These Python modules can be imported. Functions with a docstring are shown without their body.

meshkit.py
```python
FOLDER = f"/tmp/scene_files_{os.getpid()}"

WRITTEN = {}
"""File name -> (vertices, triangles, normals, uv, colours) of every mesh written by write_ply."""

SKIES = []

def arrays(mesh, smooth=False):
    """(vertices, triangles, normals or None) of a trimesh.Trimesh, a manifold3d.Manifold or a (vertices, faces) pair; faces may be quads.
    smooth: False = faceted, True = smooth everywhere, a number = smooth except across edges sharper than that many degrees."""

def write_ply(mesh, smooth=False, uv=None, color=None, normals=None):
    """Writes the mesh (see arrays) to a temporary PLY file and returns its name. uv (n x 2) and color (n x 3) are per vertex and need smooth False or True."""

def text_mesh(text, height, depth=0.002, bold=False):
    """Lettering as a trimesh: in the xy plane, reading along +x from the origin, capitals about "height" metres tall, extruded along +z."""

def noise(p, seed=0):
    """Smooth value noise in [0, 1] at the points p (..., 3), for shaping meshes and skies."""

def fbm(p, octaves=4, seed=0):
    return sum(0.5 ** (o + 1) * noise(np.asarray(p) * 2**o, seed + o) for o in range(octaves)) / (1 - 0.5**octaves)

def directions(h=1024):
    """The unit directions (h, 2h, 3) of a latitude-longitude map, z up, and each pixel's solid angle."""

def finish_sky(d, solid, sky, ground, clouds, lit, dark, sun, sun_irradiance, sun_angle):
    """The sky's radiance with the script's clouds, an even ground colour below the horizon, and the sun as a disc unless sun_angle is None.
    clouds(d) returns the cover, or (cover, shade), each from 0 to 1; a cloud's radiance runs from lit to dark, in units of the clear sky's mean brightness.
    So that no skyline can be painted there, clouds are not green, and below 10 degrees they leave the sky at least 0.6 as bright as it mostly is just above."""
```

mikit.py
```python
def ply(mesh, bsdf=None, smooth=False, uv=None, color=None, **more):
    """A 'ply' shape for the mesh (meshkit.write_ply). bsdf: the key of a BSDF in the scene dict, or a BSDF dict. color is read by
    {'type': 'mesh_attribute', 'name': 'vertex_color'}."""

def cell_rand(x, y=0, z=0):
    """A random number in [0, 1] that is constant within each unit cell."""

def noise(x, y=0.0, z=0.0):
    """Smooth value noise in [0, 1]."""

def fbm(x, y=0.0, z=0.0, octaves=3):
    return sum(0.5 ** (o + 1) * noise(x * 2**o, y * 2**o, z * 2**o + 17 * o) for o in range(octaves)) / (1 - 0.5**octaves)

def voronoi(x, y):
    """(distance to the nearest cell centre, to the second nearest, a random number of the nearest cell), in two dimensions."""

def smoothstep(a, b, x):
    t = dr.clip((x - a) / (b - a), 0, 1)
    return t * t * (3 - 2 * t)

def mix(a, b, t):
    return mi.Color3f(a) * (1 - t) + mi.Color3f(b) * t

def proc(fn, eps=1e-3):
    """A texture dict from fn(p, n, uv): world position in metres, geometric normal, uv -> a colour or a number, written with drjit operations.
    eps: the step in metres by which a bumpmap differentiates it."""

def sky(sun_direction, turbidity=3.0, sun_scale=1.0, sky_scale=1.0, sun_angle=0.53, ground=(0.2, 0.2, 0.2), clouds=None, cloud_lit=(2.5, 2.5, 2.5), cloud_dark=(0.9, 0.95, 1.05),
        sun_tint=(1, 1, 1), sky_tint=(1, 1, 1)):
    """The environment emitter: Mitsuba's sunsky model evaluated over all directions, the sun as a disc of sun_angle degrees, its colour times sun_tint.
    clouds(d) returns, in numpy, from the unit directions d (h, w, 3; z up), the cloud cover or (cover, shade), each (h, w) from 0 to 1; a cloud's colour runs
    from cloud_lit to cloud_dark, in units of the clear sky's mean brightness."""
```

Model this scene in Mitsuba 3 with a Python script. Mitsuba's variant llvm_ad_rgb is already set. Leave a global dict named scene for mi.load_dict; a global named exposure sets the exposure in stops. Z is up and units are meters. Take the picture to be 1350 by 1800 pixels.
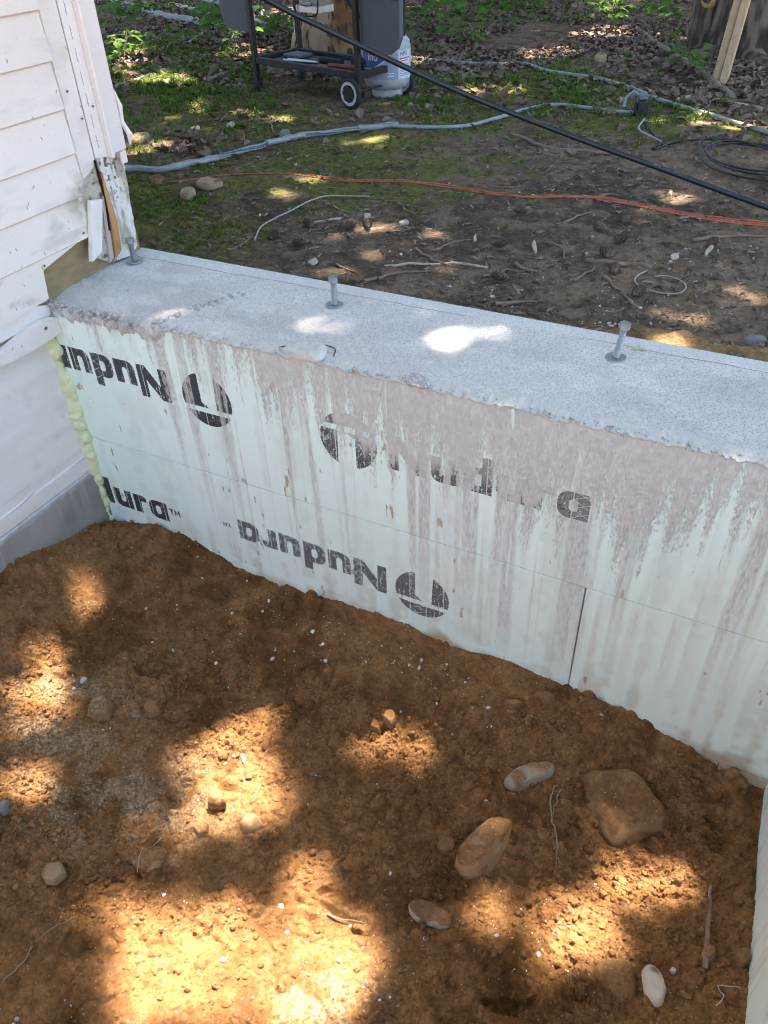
import math, random
import numpy as np, trimesh, drjit as dr, mitsuba as mi
import manifold3d as m3
import shapely
from shapely import affinity
from shapely.geometry import Polygon, Point, box as sbox
from shapely.ops import unary_union
import mikit, meshkit
from mikit import noise, fbm, voronoi, cell_rand, smoothstep, mix, proc

scene, labels = {}, {}
T = mi.ScalarTransform4f

# ---------------------------------------------------------------- camera, sky, exposure
scene['camera'] = {'type': 'perspective', 'fov': 51.6513, 'fov_axis': 'x', 'near_clip': 0.05, 'far_clip': 400.0,
                   'to_world': T().look_at(origin=[1.7806, -1.4111, 0.8926], target=[1.412, -0.7276, 0.2626], up=[-0.2653, 0.5722, 0.776])}
SUN = np.array([0.05, 0.255, 0.965]); SUN /= np.linalg.norm(SUN)
scene['sky'] = mikit.sky(SUN.tolist(), turbidity=4.0, sun_scale=1.0, sky_scale=0.72, sun_tint=(1.0, 1.05, 1.15), sky_tint=(1.12, 0.99, 0.84))
exposure = 4.6

# ---------------------------------------------------------------- helpers
def new_key(name, parent=None):
    k = f'{parent}__{name}' if parent else name
    if k not in USED:
        USED.add(k); return k
    i = 1
    while f'{k}_{i:03d}' in USED: i += 1
    USED.add(f'{k}_{i:03d}'); return f'{k}_{i:03d}'
USED = set()
def thing(name, label, cat=None, group=None, kind=None):
    k = new_key(name)
    labels[k] = {'label': label}
    if cat: labels[k]['category'] = cat
    if group: labels[k]['group'] = group
    if kind: labels[k]['kind'] = kind
    return k
def put(key, mesh, bsdf, smooth=False, **kw):
    """the shape of a thing that is one mesh"""
    scene[key] = mikit.ply(mesh, 'mat_' + bsdf, smooth, **kw); return key
def part(parent, name, mesh, bsdf, smooth=False, label=None, kind=None, **kw):
    k = new_key(name, parent); scene[k] = mikit.ply(mesh, 'mat_' + bsdf, smooth, **kw)
    if label or kind:
        labels[k] = {}
        if label: labels[k]['label'] = label
        if kind: labels[k]['kind'] = kind
    return k
def cat_meshes(l): return trimesh.util.concatenate(l)
def cbox(lo, hi, c=0.003):
    """box with chamfered edges"""
    lo, hi = np.array(lo, float), np.array(hi, float)
    c = min(c, 0.45 * (hi - lo).min())
    pts = []
    for sx in (0, 1):
        for sy in (0, 1):
            for sz in (0, 1):
                s = np.array([sx, sy, sz]); p = np.where(s, hi, lo); d = np.where(s, -c, c)
                for k in range(3):
                    q = p + d; q[k] = p[k]; pts.append(q)
    return trimesh.convex.convex_hull(np.array(pts))
def frame_pts(path):
    path = np.asarray(path, float); t = np.gradient(path, axis=0); t /= np.linalg.norm(t, axis=1, keepdims=True) + 1e-12
    n = np.cross(t[0], [0, 0, 1.0]); 
    if np.linalg.norm(n) < 1e-3: n = np.cross(t[0], [1.0, 0, 0])
    ns = []
    for k in range(len(path)):
        n = n - t[k] * (n @ t[k]); n /= np.linalg.norm(n); ns.append(n)
    ns = np.array(ns); return path, t, ns, np.cross(t, ns)
def tube(path, r, n=8, caps=True):
    path, t, a, b = frame_pts(path); m = len(path); r = np.broadcast_to(np.asarray(r, float), (m,))
    th = np.arange(n) * 2 * np.pi / n
    v = path[:, None] + r[:, None, None] * (np.cos(th)[None, :, None] * a[:, None] + np.sin(th)[None, :, None] * b[:, None])
    v = v.reshape(-1, 3); i = np.arange(m - 1)[:, None] * n; j = np.arange(n)[None]; jn = (j + 1) % n
    q = np.stack([i + j, i + jn, i + n + jn, i + n + j], -1).reshape(-1, 4)
    f = np.vstack([q[:, [0, 1, 2]], q[:, [0, 2, 3]]])
    if caps:
        v = np.vstack([v, path[:1], path[-1:]]); c0, c1 = m * n, m * n + 1; k = np.arange(n); kn = (k + 1) % n
        f = np.vstack([f, np.stack([k * 0 + c0, kn, k], 1), np.stack([k * 0 + c1, (m - 1) * n + k, (m - 1) * n + kn], 1)])
    return trimesh.Trimesh(v, f, process=False)
def spline(pts, step):
    """Catmull-Rom through the points, resampled at about step metres"""
    p = np.asarray(pts, float); 
    if len(p) == 2: 
        n = max(2, int(np.linalg.norm(p[1] - p[0]) / step)); return p[0] + (p[1] - p[0]) * np.linspace(0, 1, n + 1)[:, None]
    p = np.vstack([2 * p[0] - p[1], p, 2 * p[-1] - p[-2]]); out = []
    for k in range(1, len(p) - 2):
        n = max(2, int(np.linalg.norm(p[k + 1] - p[k]) / step)); t = (np.arange(n) / n)[:, None]
        out.append(.5 * (2 * p[k] + (p[k + 1] - p[k - 1]) * t + (2 * p[k - 1] - 5 * p[k] + 4 * p[k + 1] - p[k + 2]) * t**2 + (3 * p[k] - p[k - 1] - 3 * p[k + 1] + p[k + 2]) * t**3))
    out.append(p[-2:-1]); return np.vstack(out)
def lathe(prof, n=32):
    prof = np.asarray(prof, float); m = len(prof); th = np.arange(n) * 2 * np.pi / n
    v = np.stack([prof[:, None, 0] * np.cos(th), prof[:, None, 0] * np.sin(th), np.broadcast_to(prof[:, None, 1], (m, n))], -1).reshape(-1, 3)
    i = np.arange(m - 1)[:, None] * n; j = np.arange(n)[None]; jn = (j + 1) % n
    q = np.stack([i + j, i + jn, i + n + jn, i + n + j], -1).reshape(-1, 4)
    return trimesh.Trimesh(v, np.vstack([q[:, [0, 1, 2]], q[:, [0, 2, 3]]]), process=False)
def moved(m, loc=(0, 0, 0), rz=0., rx=0., ry=0., s=1.):
    m = m.copy(); M = trimesh.transformations.euler_matrix(rx, ry, rz); v = m.vertices * np.asarray(s)
    m.vertices = v @ M[:3, :3].T + np.asarray(loc, float); return m
def extrude(poly, d):
    gs = getattr(poly, 'geoms', [poly]); return cat_meshes([trimesh.creation.extrude_polygon(g, d, engine='earcut') for g in gs if g.area > 1e-9])
def on_x(m, x):
    """a mesh drawn in (y, z) with depth: shape xy -> y, z; depth -> +x from x"""
    m = m.copy(); v = m.vertices; m.vertices = np.stack([x + v[:, 2], v[:, 0], v[:, 1]], 1); return m
def on_y(m, y):
    """a mesh drawn in (x, z), its depth towards -y from y"""
    m = m.copy(); v = m.vertices; m.vertices = np.stack([v[:, 0], y - v[:, 2], v[:, 1]], 1); return m
def rough(m, amp, freq, seed=0, refine=None):
    if refine: 
        m = trimesh.Trimesh(m.vertices, m.faces, process=True); m.merge_vertices(); mm = m3.Manifold(m3.Mesh(np.asarray(m.vertices, np.float32), np.asarray(m.faces, np.uint32)))
        if mm.is_empty():
            while m.edges_unique_length.max() > 2 * refine and len(m.faces) < 30000: m = m.subdivide()
        else:
            g_ = mm.refine_to_length(refine).to_mesh(); m = trimesh.Trimesh(g_.vert_properties[:, :3], g_.tri_verts, process=True)
    m = m.copy(); n = m.vertex_normals.copy(); m.vertices = m.vertices + n * ((meshkit.fbm(m.vertices * freq, 3, seed) - .5) * 2 * amp)[:, None]; return m
def stone(dims, seed, flat=0.0, lump=.22, sub=3):
    m = trimesh.creation.icosphere(subdivisions=sub); v = m.vertices
    rng = np.random.default_rng(seed)
    for _ in range(7):
        d = rng.normal(size=3); d /= np.linalg.norm(d); c = rng.uniform(.62, .92); h = v @ d; v = v - d * np.maximum(h - c, 0)[:, None] * .85
    v = v * (1 + lump * (meshkit.fbm(v * 1.3 + seed, 3, seed)[:, None] - .5) * 2 + .05 * (meshkit.fbm(v * 6 + seed, 2, seed)[:, None] - .5))
    if flat: v[:, 2] = np.sign(v[:, 2]) * np.abs(v[:, 2]) ** (1 + flat)
    m.vertices = v * np.asarray(dims); return m
def hull_stone(outline, z0, h, seed, top=.86, tilt=(0, 0), amp=.004, refine=.008, freq=18):
    """a flat stone from its plan outline (x, y): rounded prism with worn edges"""
    o = np.array(outline, float); c = o.mean(0); pts = []
    for s, z in [(.9, 0.), (.99, .25)] + [(1 - (1.1 - top) * (1 - math.cos(t)), .40 + .60 * math.sin(t)) for t in np.linspace(0, math.pi / 2, 6)]:
        for p in o:
            q = c + (p - c) * s; pts.append([q[0], q[1], z0 + h * z + (q[0] - c[0]) * tilt[0] + (q[1] - c[1]) * tilt[1]])
    refine = max(.0035, min(refine, float(np.ptp(o, axis=0).max()) / 12))
    m = rough(trimesh.convex.convex_hull(np.array(pts)), 0, 1, 0, refine); size = float(np.ptp(o, axis=0).max()); trimesh.smoothing.filter_laplacian(m, lamb=.5, iterations=12 if size > .12 else 4, volume_constraint=False)
    m = rough(m, amp, freq, seed); m = rough(m, .035 * min(size, .1), 1.3 / min(size, .1), seed + 2)
    return rough(m, .0016, 60, seed + 1) if size > .12 else m
def grid_mesh(xs, ys, Z):
    X, Y = np.meshgrid(xs, ys); v = np.stack([X, Y, Z], -1).reshape(-1, 3); nx, ny = len(xs), len(ys)
    i = (np.arange(ny - 1)[:, None] * nx + np.arange(nx - 1)[None]).ravel()
    f = np.vstack([np.stack([i, i + 1, i + nx + 1], 1), np.stack([i, i + nx + 1, i + nx], 1)])
    return trimesh.Trimesh(v, f, process=False)
def bilerp(xs, ys, Z, x, y):
    from scipy.interpolate import RegularGridInterpolator
    return RegularGridInterpolator((ys, xs), Z, bounds_error=False, fill_value=None)(np.stack([np.asarray(y, float), np.asarray(x, float)], -1))
def sstep(a, b, x):
    t = np.clip((np.asarray(x, float) - a) / (b - a), 0, 1); return t * t * (3 - 2 * t)
def pl(x, pts):
    """piecewise linear, drjit"""
    y = mi.Float(pts[0][1])
    for (x0, y0), (x1, y1) in zip(pts[:-1], pts[1:]): y = y + (y1 - y0) * dr.clip((x - x0) / (x1 - x0), 0, 1)
    return y
def C(r, g, b): return mi.Color3f(r, g, b)
def rgb(*c): return {'type': 'rgb', 'value': [float(x) for x in c]}
def mat(name, base, rough_=.8, bump=None, scale=1.0, spec=.3, metal=0.0, eps=1e-3, **kw):
    b = {'type': 'principled', 'base_color': base if isinstance(base, dict) else (rgb(*base) if isinstance(base, tuple) else proc(base)),
         'roughness': rough_, 'specular': spec, 'metallic': metal, **kw}
    if bump is not None: b = {'type': 'bumpmap', 'arbitrary': proc(bump, eps), 'scale': scale, 'bsdf': b}
    scene['mat_' + name] = {'type': 'twosided', 'bsdf': b}; return name

# ---------------------------------------------------------------- ground shapes
#<pit>
from scipy.interpolate import RBFInterpolator
PIT_PTS = np.array([(-.036,0,-.80),(.21,0,-.744),(.386,0,-.777),(.535,0,-.804),(.743,0,-.816),(.94,0,-.815),(1.089,0,-.808),(1.214,0,-.82),(1.35,0,-.801),(1.45,0,-.821),
  (1.559,0,-.84),(1.69,0,-.859),(1.808,0,-.862),(1.915,0,-.894),(1.966,0,-.936),(2.07,0,-.948),
  (-.03,-.156,-.734),(-.03,-.31,-.695),(-.03,-.43,-.664),(-.03,-.7,-.66),(-.03,-1.3,-.70),(-.03,-2.5,-.72),
  (.16,-.22,-.80),(.22,-.42,-.87),(.15,-.60,-.84),(.45,-.30,-.90),(.75,-.28,-.915),(1.1,-.26,-.92),(1.4,-.25,-.925),(1.75,-.22,-.955),(1.98,-.15,-.975),
  (.4,-.75,-.90),(.75,-.6,-.93),(1.15,-.55,-.945),(1.55,-.5,-.95),(1.88,-.45,-.925),(2.085,-.2,-.905),(2.085,-.4,-.835),(2.085,-.65,-.78),(2.085,-1.3,-.75),(1.98,-.6,-.86),
  (.6,-1.2,-.90),(1.0,-1.05,-.93),(1.5,-.95,-.945),(1.85,-.8,-.90),(1.4,-1.5,-.93),(.7,-2.2,-.9),(1.5,-2.4,-.9),(2.08,-2.5,-.9)], float)
_pit = RBFInterpolator(PIT_PTS[:, :2], PIT_PTS[:, 2], kernel='linear', smoothing=.002)
def pit_base(x, y):
    x, y = np.broadcast_arrays(np.asarray(x, float), np.asarray(y, float))
    return _pit(np.stack([x.ravel(), np.maximum(y.ravel(), -2.6)], -1)).reshape(x.shape)
#</pit>

# ---------------------------------------------------------------- materials
BPTS = [(.30, .03), (.34, -.01), (.50, -.03), (.62, -.10), (.785, -.115), (.844, -.17), (1.155, -.185), (1.285, -.20), (1.44, -.215), (1.66, -.24), (1.745, -.25), (1.79, -.08), (1.86, -.11), (1.9, -.20), (2.0, -.22), (2.1, -.12)]
def slurry(p):
    """cement run down the foam: 0 bare foam .. 1 covered"""
    z = p.z; x = p.x + .0035 * (fbm(p.x * 60, p.z * 26, 2., 2) - .5)
    b = pl(x, BPTS)
    n1, n2, n3 = noise(x * 42, z * 1.6, 3.), noise(x * 130, z * 6., 7.), fbm(x * 330, z * 120, 1., 3)
    d = (z - b) / .085 + (n1 - .5) * 2.3 + (n2 - .5) * 1.6
    solid = smoothstep(-.9, 1.0, d + .15 + (n3 - .5) * 3.2)
    reach = smoothstep(-.90, -.25, z) * smoothstep(.28, .5, x)                    # long drips
    drip = smoothstep(.54, .78, noise(x * 30, z * .8, 11.) * .62 + noise(x * 95, z * 1.5, 5.) * .45) * reach * (.45 + .7 * noise(x * 300, z * 60, 2.))
    low = smoothstep(.48, .78, noise(x * 17, z * .7, 23.) * .6 + noise(x * 70, z * 1.3, 9.) * .45) * smoothstep(1.10, 1.32, x) * (1 - smoothstep(1.60, 1.80, x)) * smoothstep(-.85, -.62, z) * (.4 + .6 * noise(x * 260, z * 50, 4.))
    run = smoothstep(.335, .352, x + .03 * z) * (1 - smoothstep(.385, .405, x + .03 * z)) * smoothstep(-.42, -.05, z + .2 * noise(x * 90, z * 3, 6.)) * (.3 + .9 * noise(x * 280, z * 120, 8.))
    gap = smoothstep(.378, .384, x + .03 * z) * (1 - smoothstep(.394, .4, x + .03 * z))
    m = dr.clip(dr.maximum(dr.maximum(solid, drip), dr.maximum(low * .9, run * (1 - gap))), 0, 1)
    scr = smoothstep(.93, .97, noise(x * 55, z * 2.2, 31.)) * smoothstep(.5, 1.5, x)   # scraped back to the foam
    return m * (1 - .8 * scr)
def ribs(p):
    """faint upright moulding lines of the foam, 50 mm apart"""
    t = p.x / .0508 + .004 * noise(p.z * 8, 1.); t = t - dr.floor(t)
    return 1 - smoothstep(.0, .035, dr.abs(t - .5))
def squig(p):
    """zigzag web marks pressed into the foam"""
    t = p.x / .2032; u = (t - dr.floor(t) - .5) * .2032
    w = p.z / .026; w = dr.abs(w - dr.floor(w) - .5) * .05
    return (1 - smoothstep(.0006, .002, dr.abs(dr.abs(u) - w))) * smoothstep(.45, .55, noise(p.x * 3, p.z * 5, 2.))
CEMENT, FOAM = (.43, .37, .335), (.66, .80, .725)
def cement_col(p):
    g = fbm(p.x * 90, p.z * 90, p.y * 90, 3)
    w = smoothstep(.62, .75, noise(p.x * 240, p.z * 90, 3.))
    return mix(mix((.415, .405, .36), (.545, .535, .48), g), (.66, .63, .55), w * .35)
def foam_plain(p):
    v = fbm(p.x * 3, p.z * 3, p.y * 3, 3)
    return mix((.645, .77, .68), (.735, .84, .755), v)
def foam_col(p, n, uv):
    base = foam_plain(p)
    base = mix(base, (.78, .86, .81), ribs(p) * .5)
    dirt = smoothstep(.50, .80, noise(p.x * 40, p.z * 3, 3.) * .6 + fbm(p.x * 30, p.z * 30, 1., 2) * .5) * (.25 + .5 * smoothstep(-.6, -.85, p.z))
    base = mix(base, (.42, .36, .25), dirt * .65)
    spot = smoothstep(.80, .86, fbm(p.x * 45, p.z * 18, 4., 3)) * .8
    base = mix(base, (.33, .25, .14), spot)
    soilband = smoothstep(-.765, -.84, p.z + .06 * (p.x - .9) * smoothstep(1.2, 1.3, p.x) + .13 * (fbm(p.x * 11, p.z * 18, 6., 4) - .35))
    base = mix(base, (.36, .225, .10), soilband * .75)
    return mix(base, cement_col(p), slurry(p))
def foam_bump(p, n, uv):
    s = slurry(p)
    return ribs(p) * .5 + squig(p) * .6 + fbm(p.x * 60, p.z * 60, p.y * 60, 2) * .6 + s * (.9 + 1.2 * noise(p.x * 330, p.z * 150, 5.) + .9 * noise(p.x * 120, p.z * 45, 4.))
mat('foam', foam_col, .42, foam_bump, .0016, spec=.35)
def foam_cut(p, n, uv): return mix((.46, .49, .43), (.56, .59, .52), noise(p.x * 300, p.y * 300, p.z * 300))
mat('foam_plain', foam_cut, .6, lambda p, n, uv: noise(p.x * 400, p.y * 400, p.z * 400), .0008)
def foam_right(p, n, uv):
    v = fbm(p.y * 6, p.z * 6, 2., 3); s = smoothstep(.55, .75, noise(p.y * 60, p.z * 2.2, 3.) * .6 + noise(p.y * 160, p.z * 7, 9.) * .45)
    return mix(mix((.62, .735, .67), (.70, .80, .73), v), (.47, .45, .41), s * .35)
mat('foam_side', foam_right, .45, lambda p, n, uv: noise(p.y * 120, p.z * 5, 2.) + .6 * noise(p.y * 400, p.z * 90, 1.), .0010)
def print_mat(name, fade, over, hide=False):
    def f(p, n, uv):
        g = noise(p.x * 620, p.z * 420, 3.) * .6 + noise(p.x * 260, p.z * 900, 8.) * .5
        ink = mix((.022, .022, .025), (.10, .10, .11), fade * g + .2 * g)
        lines = ribs(p); worn = smoothstep(.80 - .12 * fade, .92 - .1 * fade, noise(p.x * 300, p.z * 80, 12.) * .55 + g * .5)
        sq = squig(p)
        k = dr.clip(dr.maximum(dr.maximum(lines * .9, sq * .8), worn * .8) + fade * .22 * g, 0, 1)
        c = mix(ink, foam_plain(p), k)
        s = slurry(p); s = smoothstep(over[0], over[1], s * (.55 + .9 * noise(p.x * 75, p.z * 2.5, 41.)))
        if hide: s = dr.maximum(s, smoothstep(-.248, -.195, p.z + .05 * (noise(p.x * 60, p.z * 3, 13.) - .5)) * smoothstep(.99, 1.03, p.x) * (1 - .85 * smoothstep(1.455, 1.47, p.x)) * (1 - .6 * smoothstep(1.225, 1.235, p.x) * (1 - smoothstep(1.315, 1.325, p.x))))
        if hide: s = dr.maximum(s, smoothstep(-.245, -.19, p.z + .05 * (noise(p.x * 70, p.z * 3, 17.) - .5)) * smoothstep(.875, .90, p.x) * (1 - smoothstep(1.44, 1.46, p.x)) * (1 - .6 * smoothstep(1.225, 1.235, p.x) * (1 - smoothstep(1.315, 1.325, p.x))) * .97) * (1 - .75 * smoothstep(1.45, 1.465, p.x))
        return mix(c, cement_col(p), s * over[2])
    mat(name, f, .5, foam_bump, .0007)
print_mat('print_fresh', .12, (.3, .9, .7)); print_mat('print_grey', .75, (.3, .9, .6)); print_mat('print_worn', .5, (.30, .52, .97), True)

def conc_col(p, n, uv):
    f1, f2, wh = voronoi(p.x * 170, p.y * 170 + p.z * 60)
    g1, g2, w2 = voronoi(p.x * 75 + 3, p.y * 75 + p.z * 30)
    grain = noise(p.x * 520, p.y * 520, p.z * 520)
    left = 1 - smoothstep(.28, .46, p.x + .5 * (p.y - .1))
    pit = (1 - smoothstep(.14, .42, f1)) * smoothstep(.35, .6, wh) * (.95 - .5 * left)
    pit2 = (1 - smoothstep(.06, .16, g1)) * smoothstep(.6, .8, w2)
    base = mix((.465, .435, .395), (.585, .55, .505), fbm(p.x * 7, p.y * 7, p.z * 7, 4))
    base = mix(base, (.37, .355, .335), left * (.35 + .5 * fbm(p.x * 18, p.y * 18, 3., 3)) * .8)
    stn = smoothstep(.5, .75, fbm(p.x * 4.5 + 7, p.y * 9, 2., 4)); base = mix(base, (.40, .37, .335), stn * .45); base = mix(base, (.63, .60, .555), smoothstep(.55, .75, fbm(p.x * 11, p.y * 16, 8., 3)) * .4)
    base = base * (.80 + .24 * grain + .16 * noise(p.x * 210, p.y * 210, 3.))
    base = mix(base, (.20, .195, .20), dr.clip(pit * .62 + pit2 * .6, 0, 1))
    strip = smoothstep(.352, .36, p.y + .004 * noise(p.x * 40, 2.)); base = mix(base, (.60, .58, .55), strip * .3)
    crack = (1 - smoothstep(.0010, .0020, dr.abs(p.y - .350 - .006 * (noise(p.x * 16, 4.) - .5)))) * smoothstep(.25, .45, noise(p.x * 6, 9.))
    base = mix(base, (.16, .15, .15), crack * .8)
    tan = smoothstep(.060, -.004, p.y + .050 * (fbm(p.x * 28, p.y * 60, 3., 3) - .5) + .035 * (noise(p.x * 260, p.y * 260, 5.) - .5)) * smoothstep(.36, .5, p.x)
    return mix(base, cement_col(p), tan * .85)
def conc_bump(p, n, uv):
    f1, f2, wh = voronoi(p.x * 190, p.y * 190 + p.z * 60)
    return smoothstep(.05, .35, f1) * .8 + noise(p.x * 300, p.y * 300, p.z * 300) * .9 + 1.3 * fbm(p.x * 45, p.y * 45, p.z * 45, 3)
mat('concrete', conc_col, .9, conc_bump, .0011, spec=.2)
def conc_rough(p, n, uv):
    f1, f2, wh = voronoi(p.x * 130, p.y * 130 + p.z * 130)
    return mix(mix((.36, .33, .31), (.56, .54, .52), wh), (.22, .19, .17), 1 - smoothstep(.02, .25, f2 - f1))
mat('broken_concrete', conc_rough, .95, lambda p, n, uv: noise(p.x * 300, p.y * 300, p.z * 300) + noise(p.x * 120, p.y * 120, p.z * 120), .002, spec=.2)
mat('dark_gap', (.012, .011, .010), .95)

def paint_col(p, n, uv):
    g = fbm(p.y * 5, p.z * 5, p.x * 5, 3)
    base = mix((.62, .57, .515), (.695, .65, .595), g)
    f1, f2, w = voronoi(p.y * 44 + 4 * noise(p.y * 9, p.z * 9), p.z * 22); h1, h2, w2 = voronoi(p.y * 160 + 5, p.z * 130)
    speck = (1 - smoothstep(.05, .13, f1)) * smoothstep(.80, .88, w) + (1 - smoothstep(.08, .16, h1)) * smoothstep(.90, .94, w2) * .7
    base = mix(base, (.10, .095, .09), dr.clip(speck, 0, 1) * .68)
    grime = smoothstep(.30, .62, fbm(p.y * 26, p.z * 26, 3., 4)) * dr.exp(-(dr.square((p.y - .215) / .055) + dr.square((p.z - .205) / .06)))
    grime = grime + .13 * smoothstep(.52, .75, fbm(p.y * 7, p.z * 22, 4., 4)) + .35 * smoothstep(.55, .8, fbm(p.y * 12, p.z * 30, 8., 4)) * smoothstep(.45, .05, p.z)
    return mix(base, (.25, .225, .18), dr.clip(grime * 1.15, 0, .85))
mat('white_paint', paint_col, .5, lambda p, n, uv: fbm(p.y * 30, p.z * 200, p.x * 30, 3), .0006, spec=.35)
def vinyl_col(p, n, uv):
    g = fbm(p.y * 8, p.z * 4, p.x * 8, 3); f1, f2, w = voronoi(p.y * 60, p.z * 30)
    return mix(mix((.62, .58, .54), (.69, .655, .615), g), (.2, .2, .2), (1 - smoothstep(.04, .09, f1)) * smoothstep(.90, .94, w) * .8)
mat('white_vinyl', vinyl_col, .45, spec=.4)
def rot_col(p, n, uv):
    a = fbm(p.y * 50, p.z * 16, p.x * 40, 4); b = fbm(p.y * 110, p.z * 110, 3., 3)
    c = mix((.60, .585, .56), (.33, .30, .255), smoothstep(.42, .62, a))
    c = mix(c, (.13, .11, .085), smoothstep(.55, .72, b) * smoothstep(.12, .22, p.z) )
    return mix(c, (.47, .46, .28), smoothstep(.55, .7, fbm(p.y * 30, p.z * 30, 9., 3)) * .5)
mat('rotten_wood', rot_col, .9, lambda p, n, uv: fbm(p.y * 160, p.z * 40, p.x * 160, 3), .002)
mat('moss_mortar', lambda p, n, uv: mix(mix((.30, .28, .22), (.50, .47, .36), fbm(p.y * 90, p.z * 90, 2., 3)), (.12, .10, .08), smoothstep(.55, .7, fbm(p.y * 60, p.z * 60, 7., 3))), .95, lambda p, n, uv: fbm(p.y * 120, p.z * 120, 1., 3), .004)
def wood_tex(c1, c2, axis='z', fx=90., fl=5.):
    def f(p, n, uv):
        l, a, b = (p.z, p.x, p.y) if axis == 'z' else ((p.x, p.y, p.z) if axis == 'x' else (p.y, p.x, p.z))
        return mix(c1, c2, fbm(a * fx, b * fx, l * fl, 3))
    return f
mat('split_wood', wood_tex((.32, .165, .065), (.50, .285, .115)), .7, lambda p, n, uv: fbm(p.x * 160, p.y * 160, p.z * 8, 3), .001)
mat('pink_wood', wood_tex((.34, .26, .245), (.47, .39, .37)), .8)
mat('brown_sheathing', lambda p, n, uv: mix((.20, .145, .075), (.29, .215, .12), fbm(p.y * 25, p.z * 80, 1., 3)), .7)
mat('raw_edge', (.50, .40, .30), .8)
mat('stud_wood', wood_tex((.36, .23, .12), (.55, .39, .23), 'z', 60, 2), .7)
def fnd_col(p, n, uv):
    a = fbm(p.y * 4, p.z * 4, 2., 4); base = mix((.655, .615, .565), (.725, .685, .635), smoothstep(.25, .75, .5 * a + .5 * fbm(p.y * 5 + p.z * 6, p.z * 32, 3., 4)))
    line = (1 - smoothstep(.0008, .0022, dr.abs(p.z + .521 + .012 * (noise(p.y * 9, 3.) - .5)))) + .6 * (1 - smoothstep(.0006, .0016, dr.abs(p.z + .495 + .02 * (noise(p.y * 6, 8.) - .5))))
    base = mix(base, (.30, .31, .40), dr.clip(line, 0, 1) * .75 * smoothstep(.2, .5, noise(p.y * 14, 1.)))
    s = smoothstep(.60, .75, fbm(p.y * 20, p.z * 20, 5., 4)); base = mix(base, (.48, .46, .45), s * .22)
    f1, f2, w = voronoi(p.y * 70, p.z * 70)
    return mix(base, (.28, .26, .25), (1 - smoothstep(.05, .1, f1)) * smoothstep(.86, .9, w) * .7)
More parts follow.
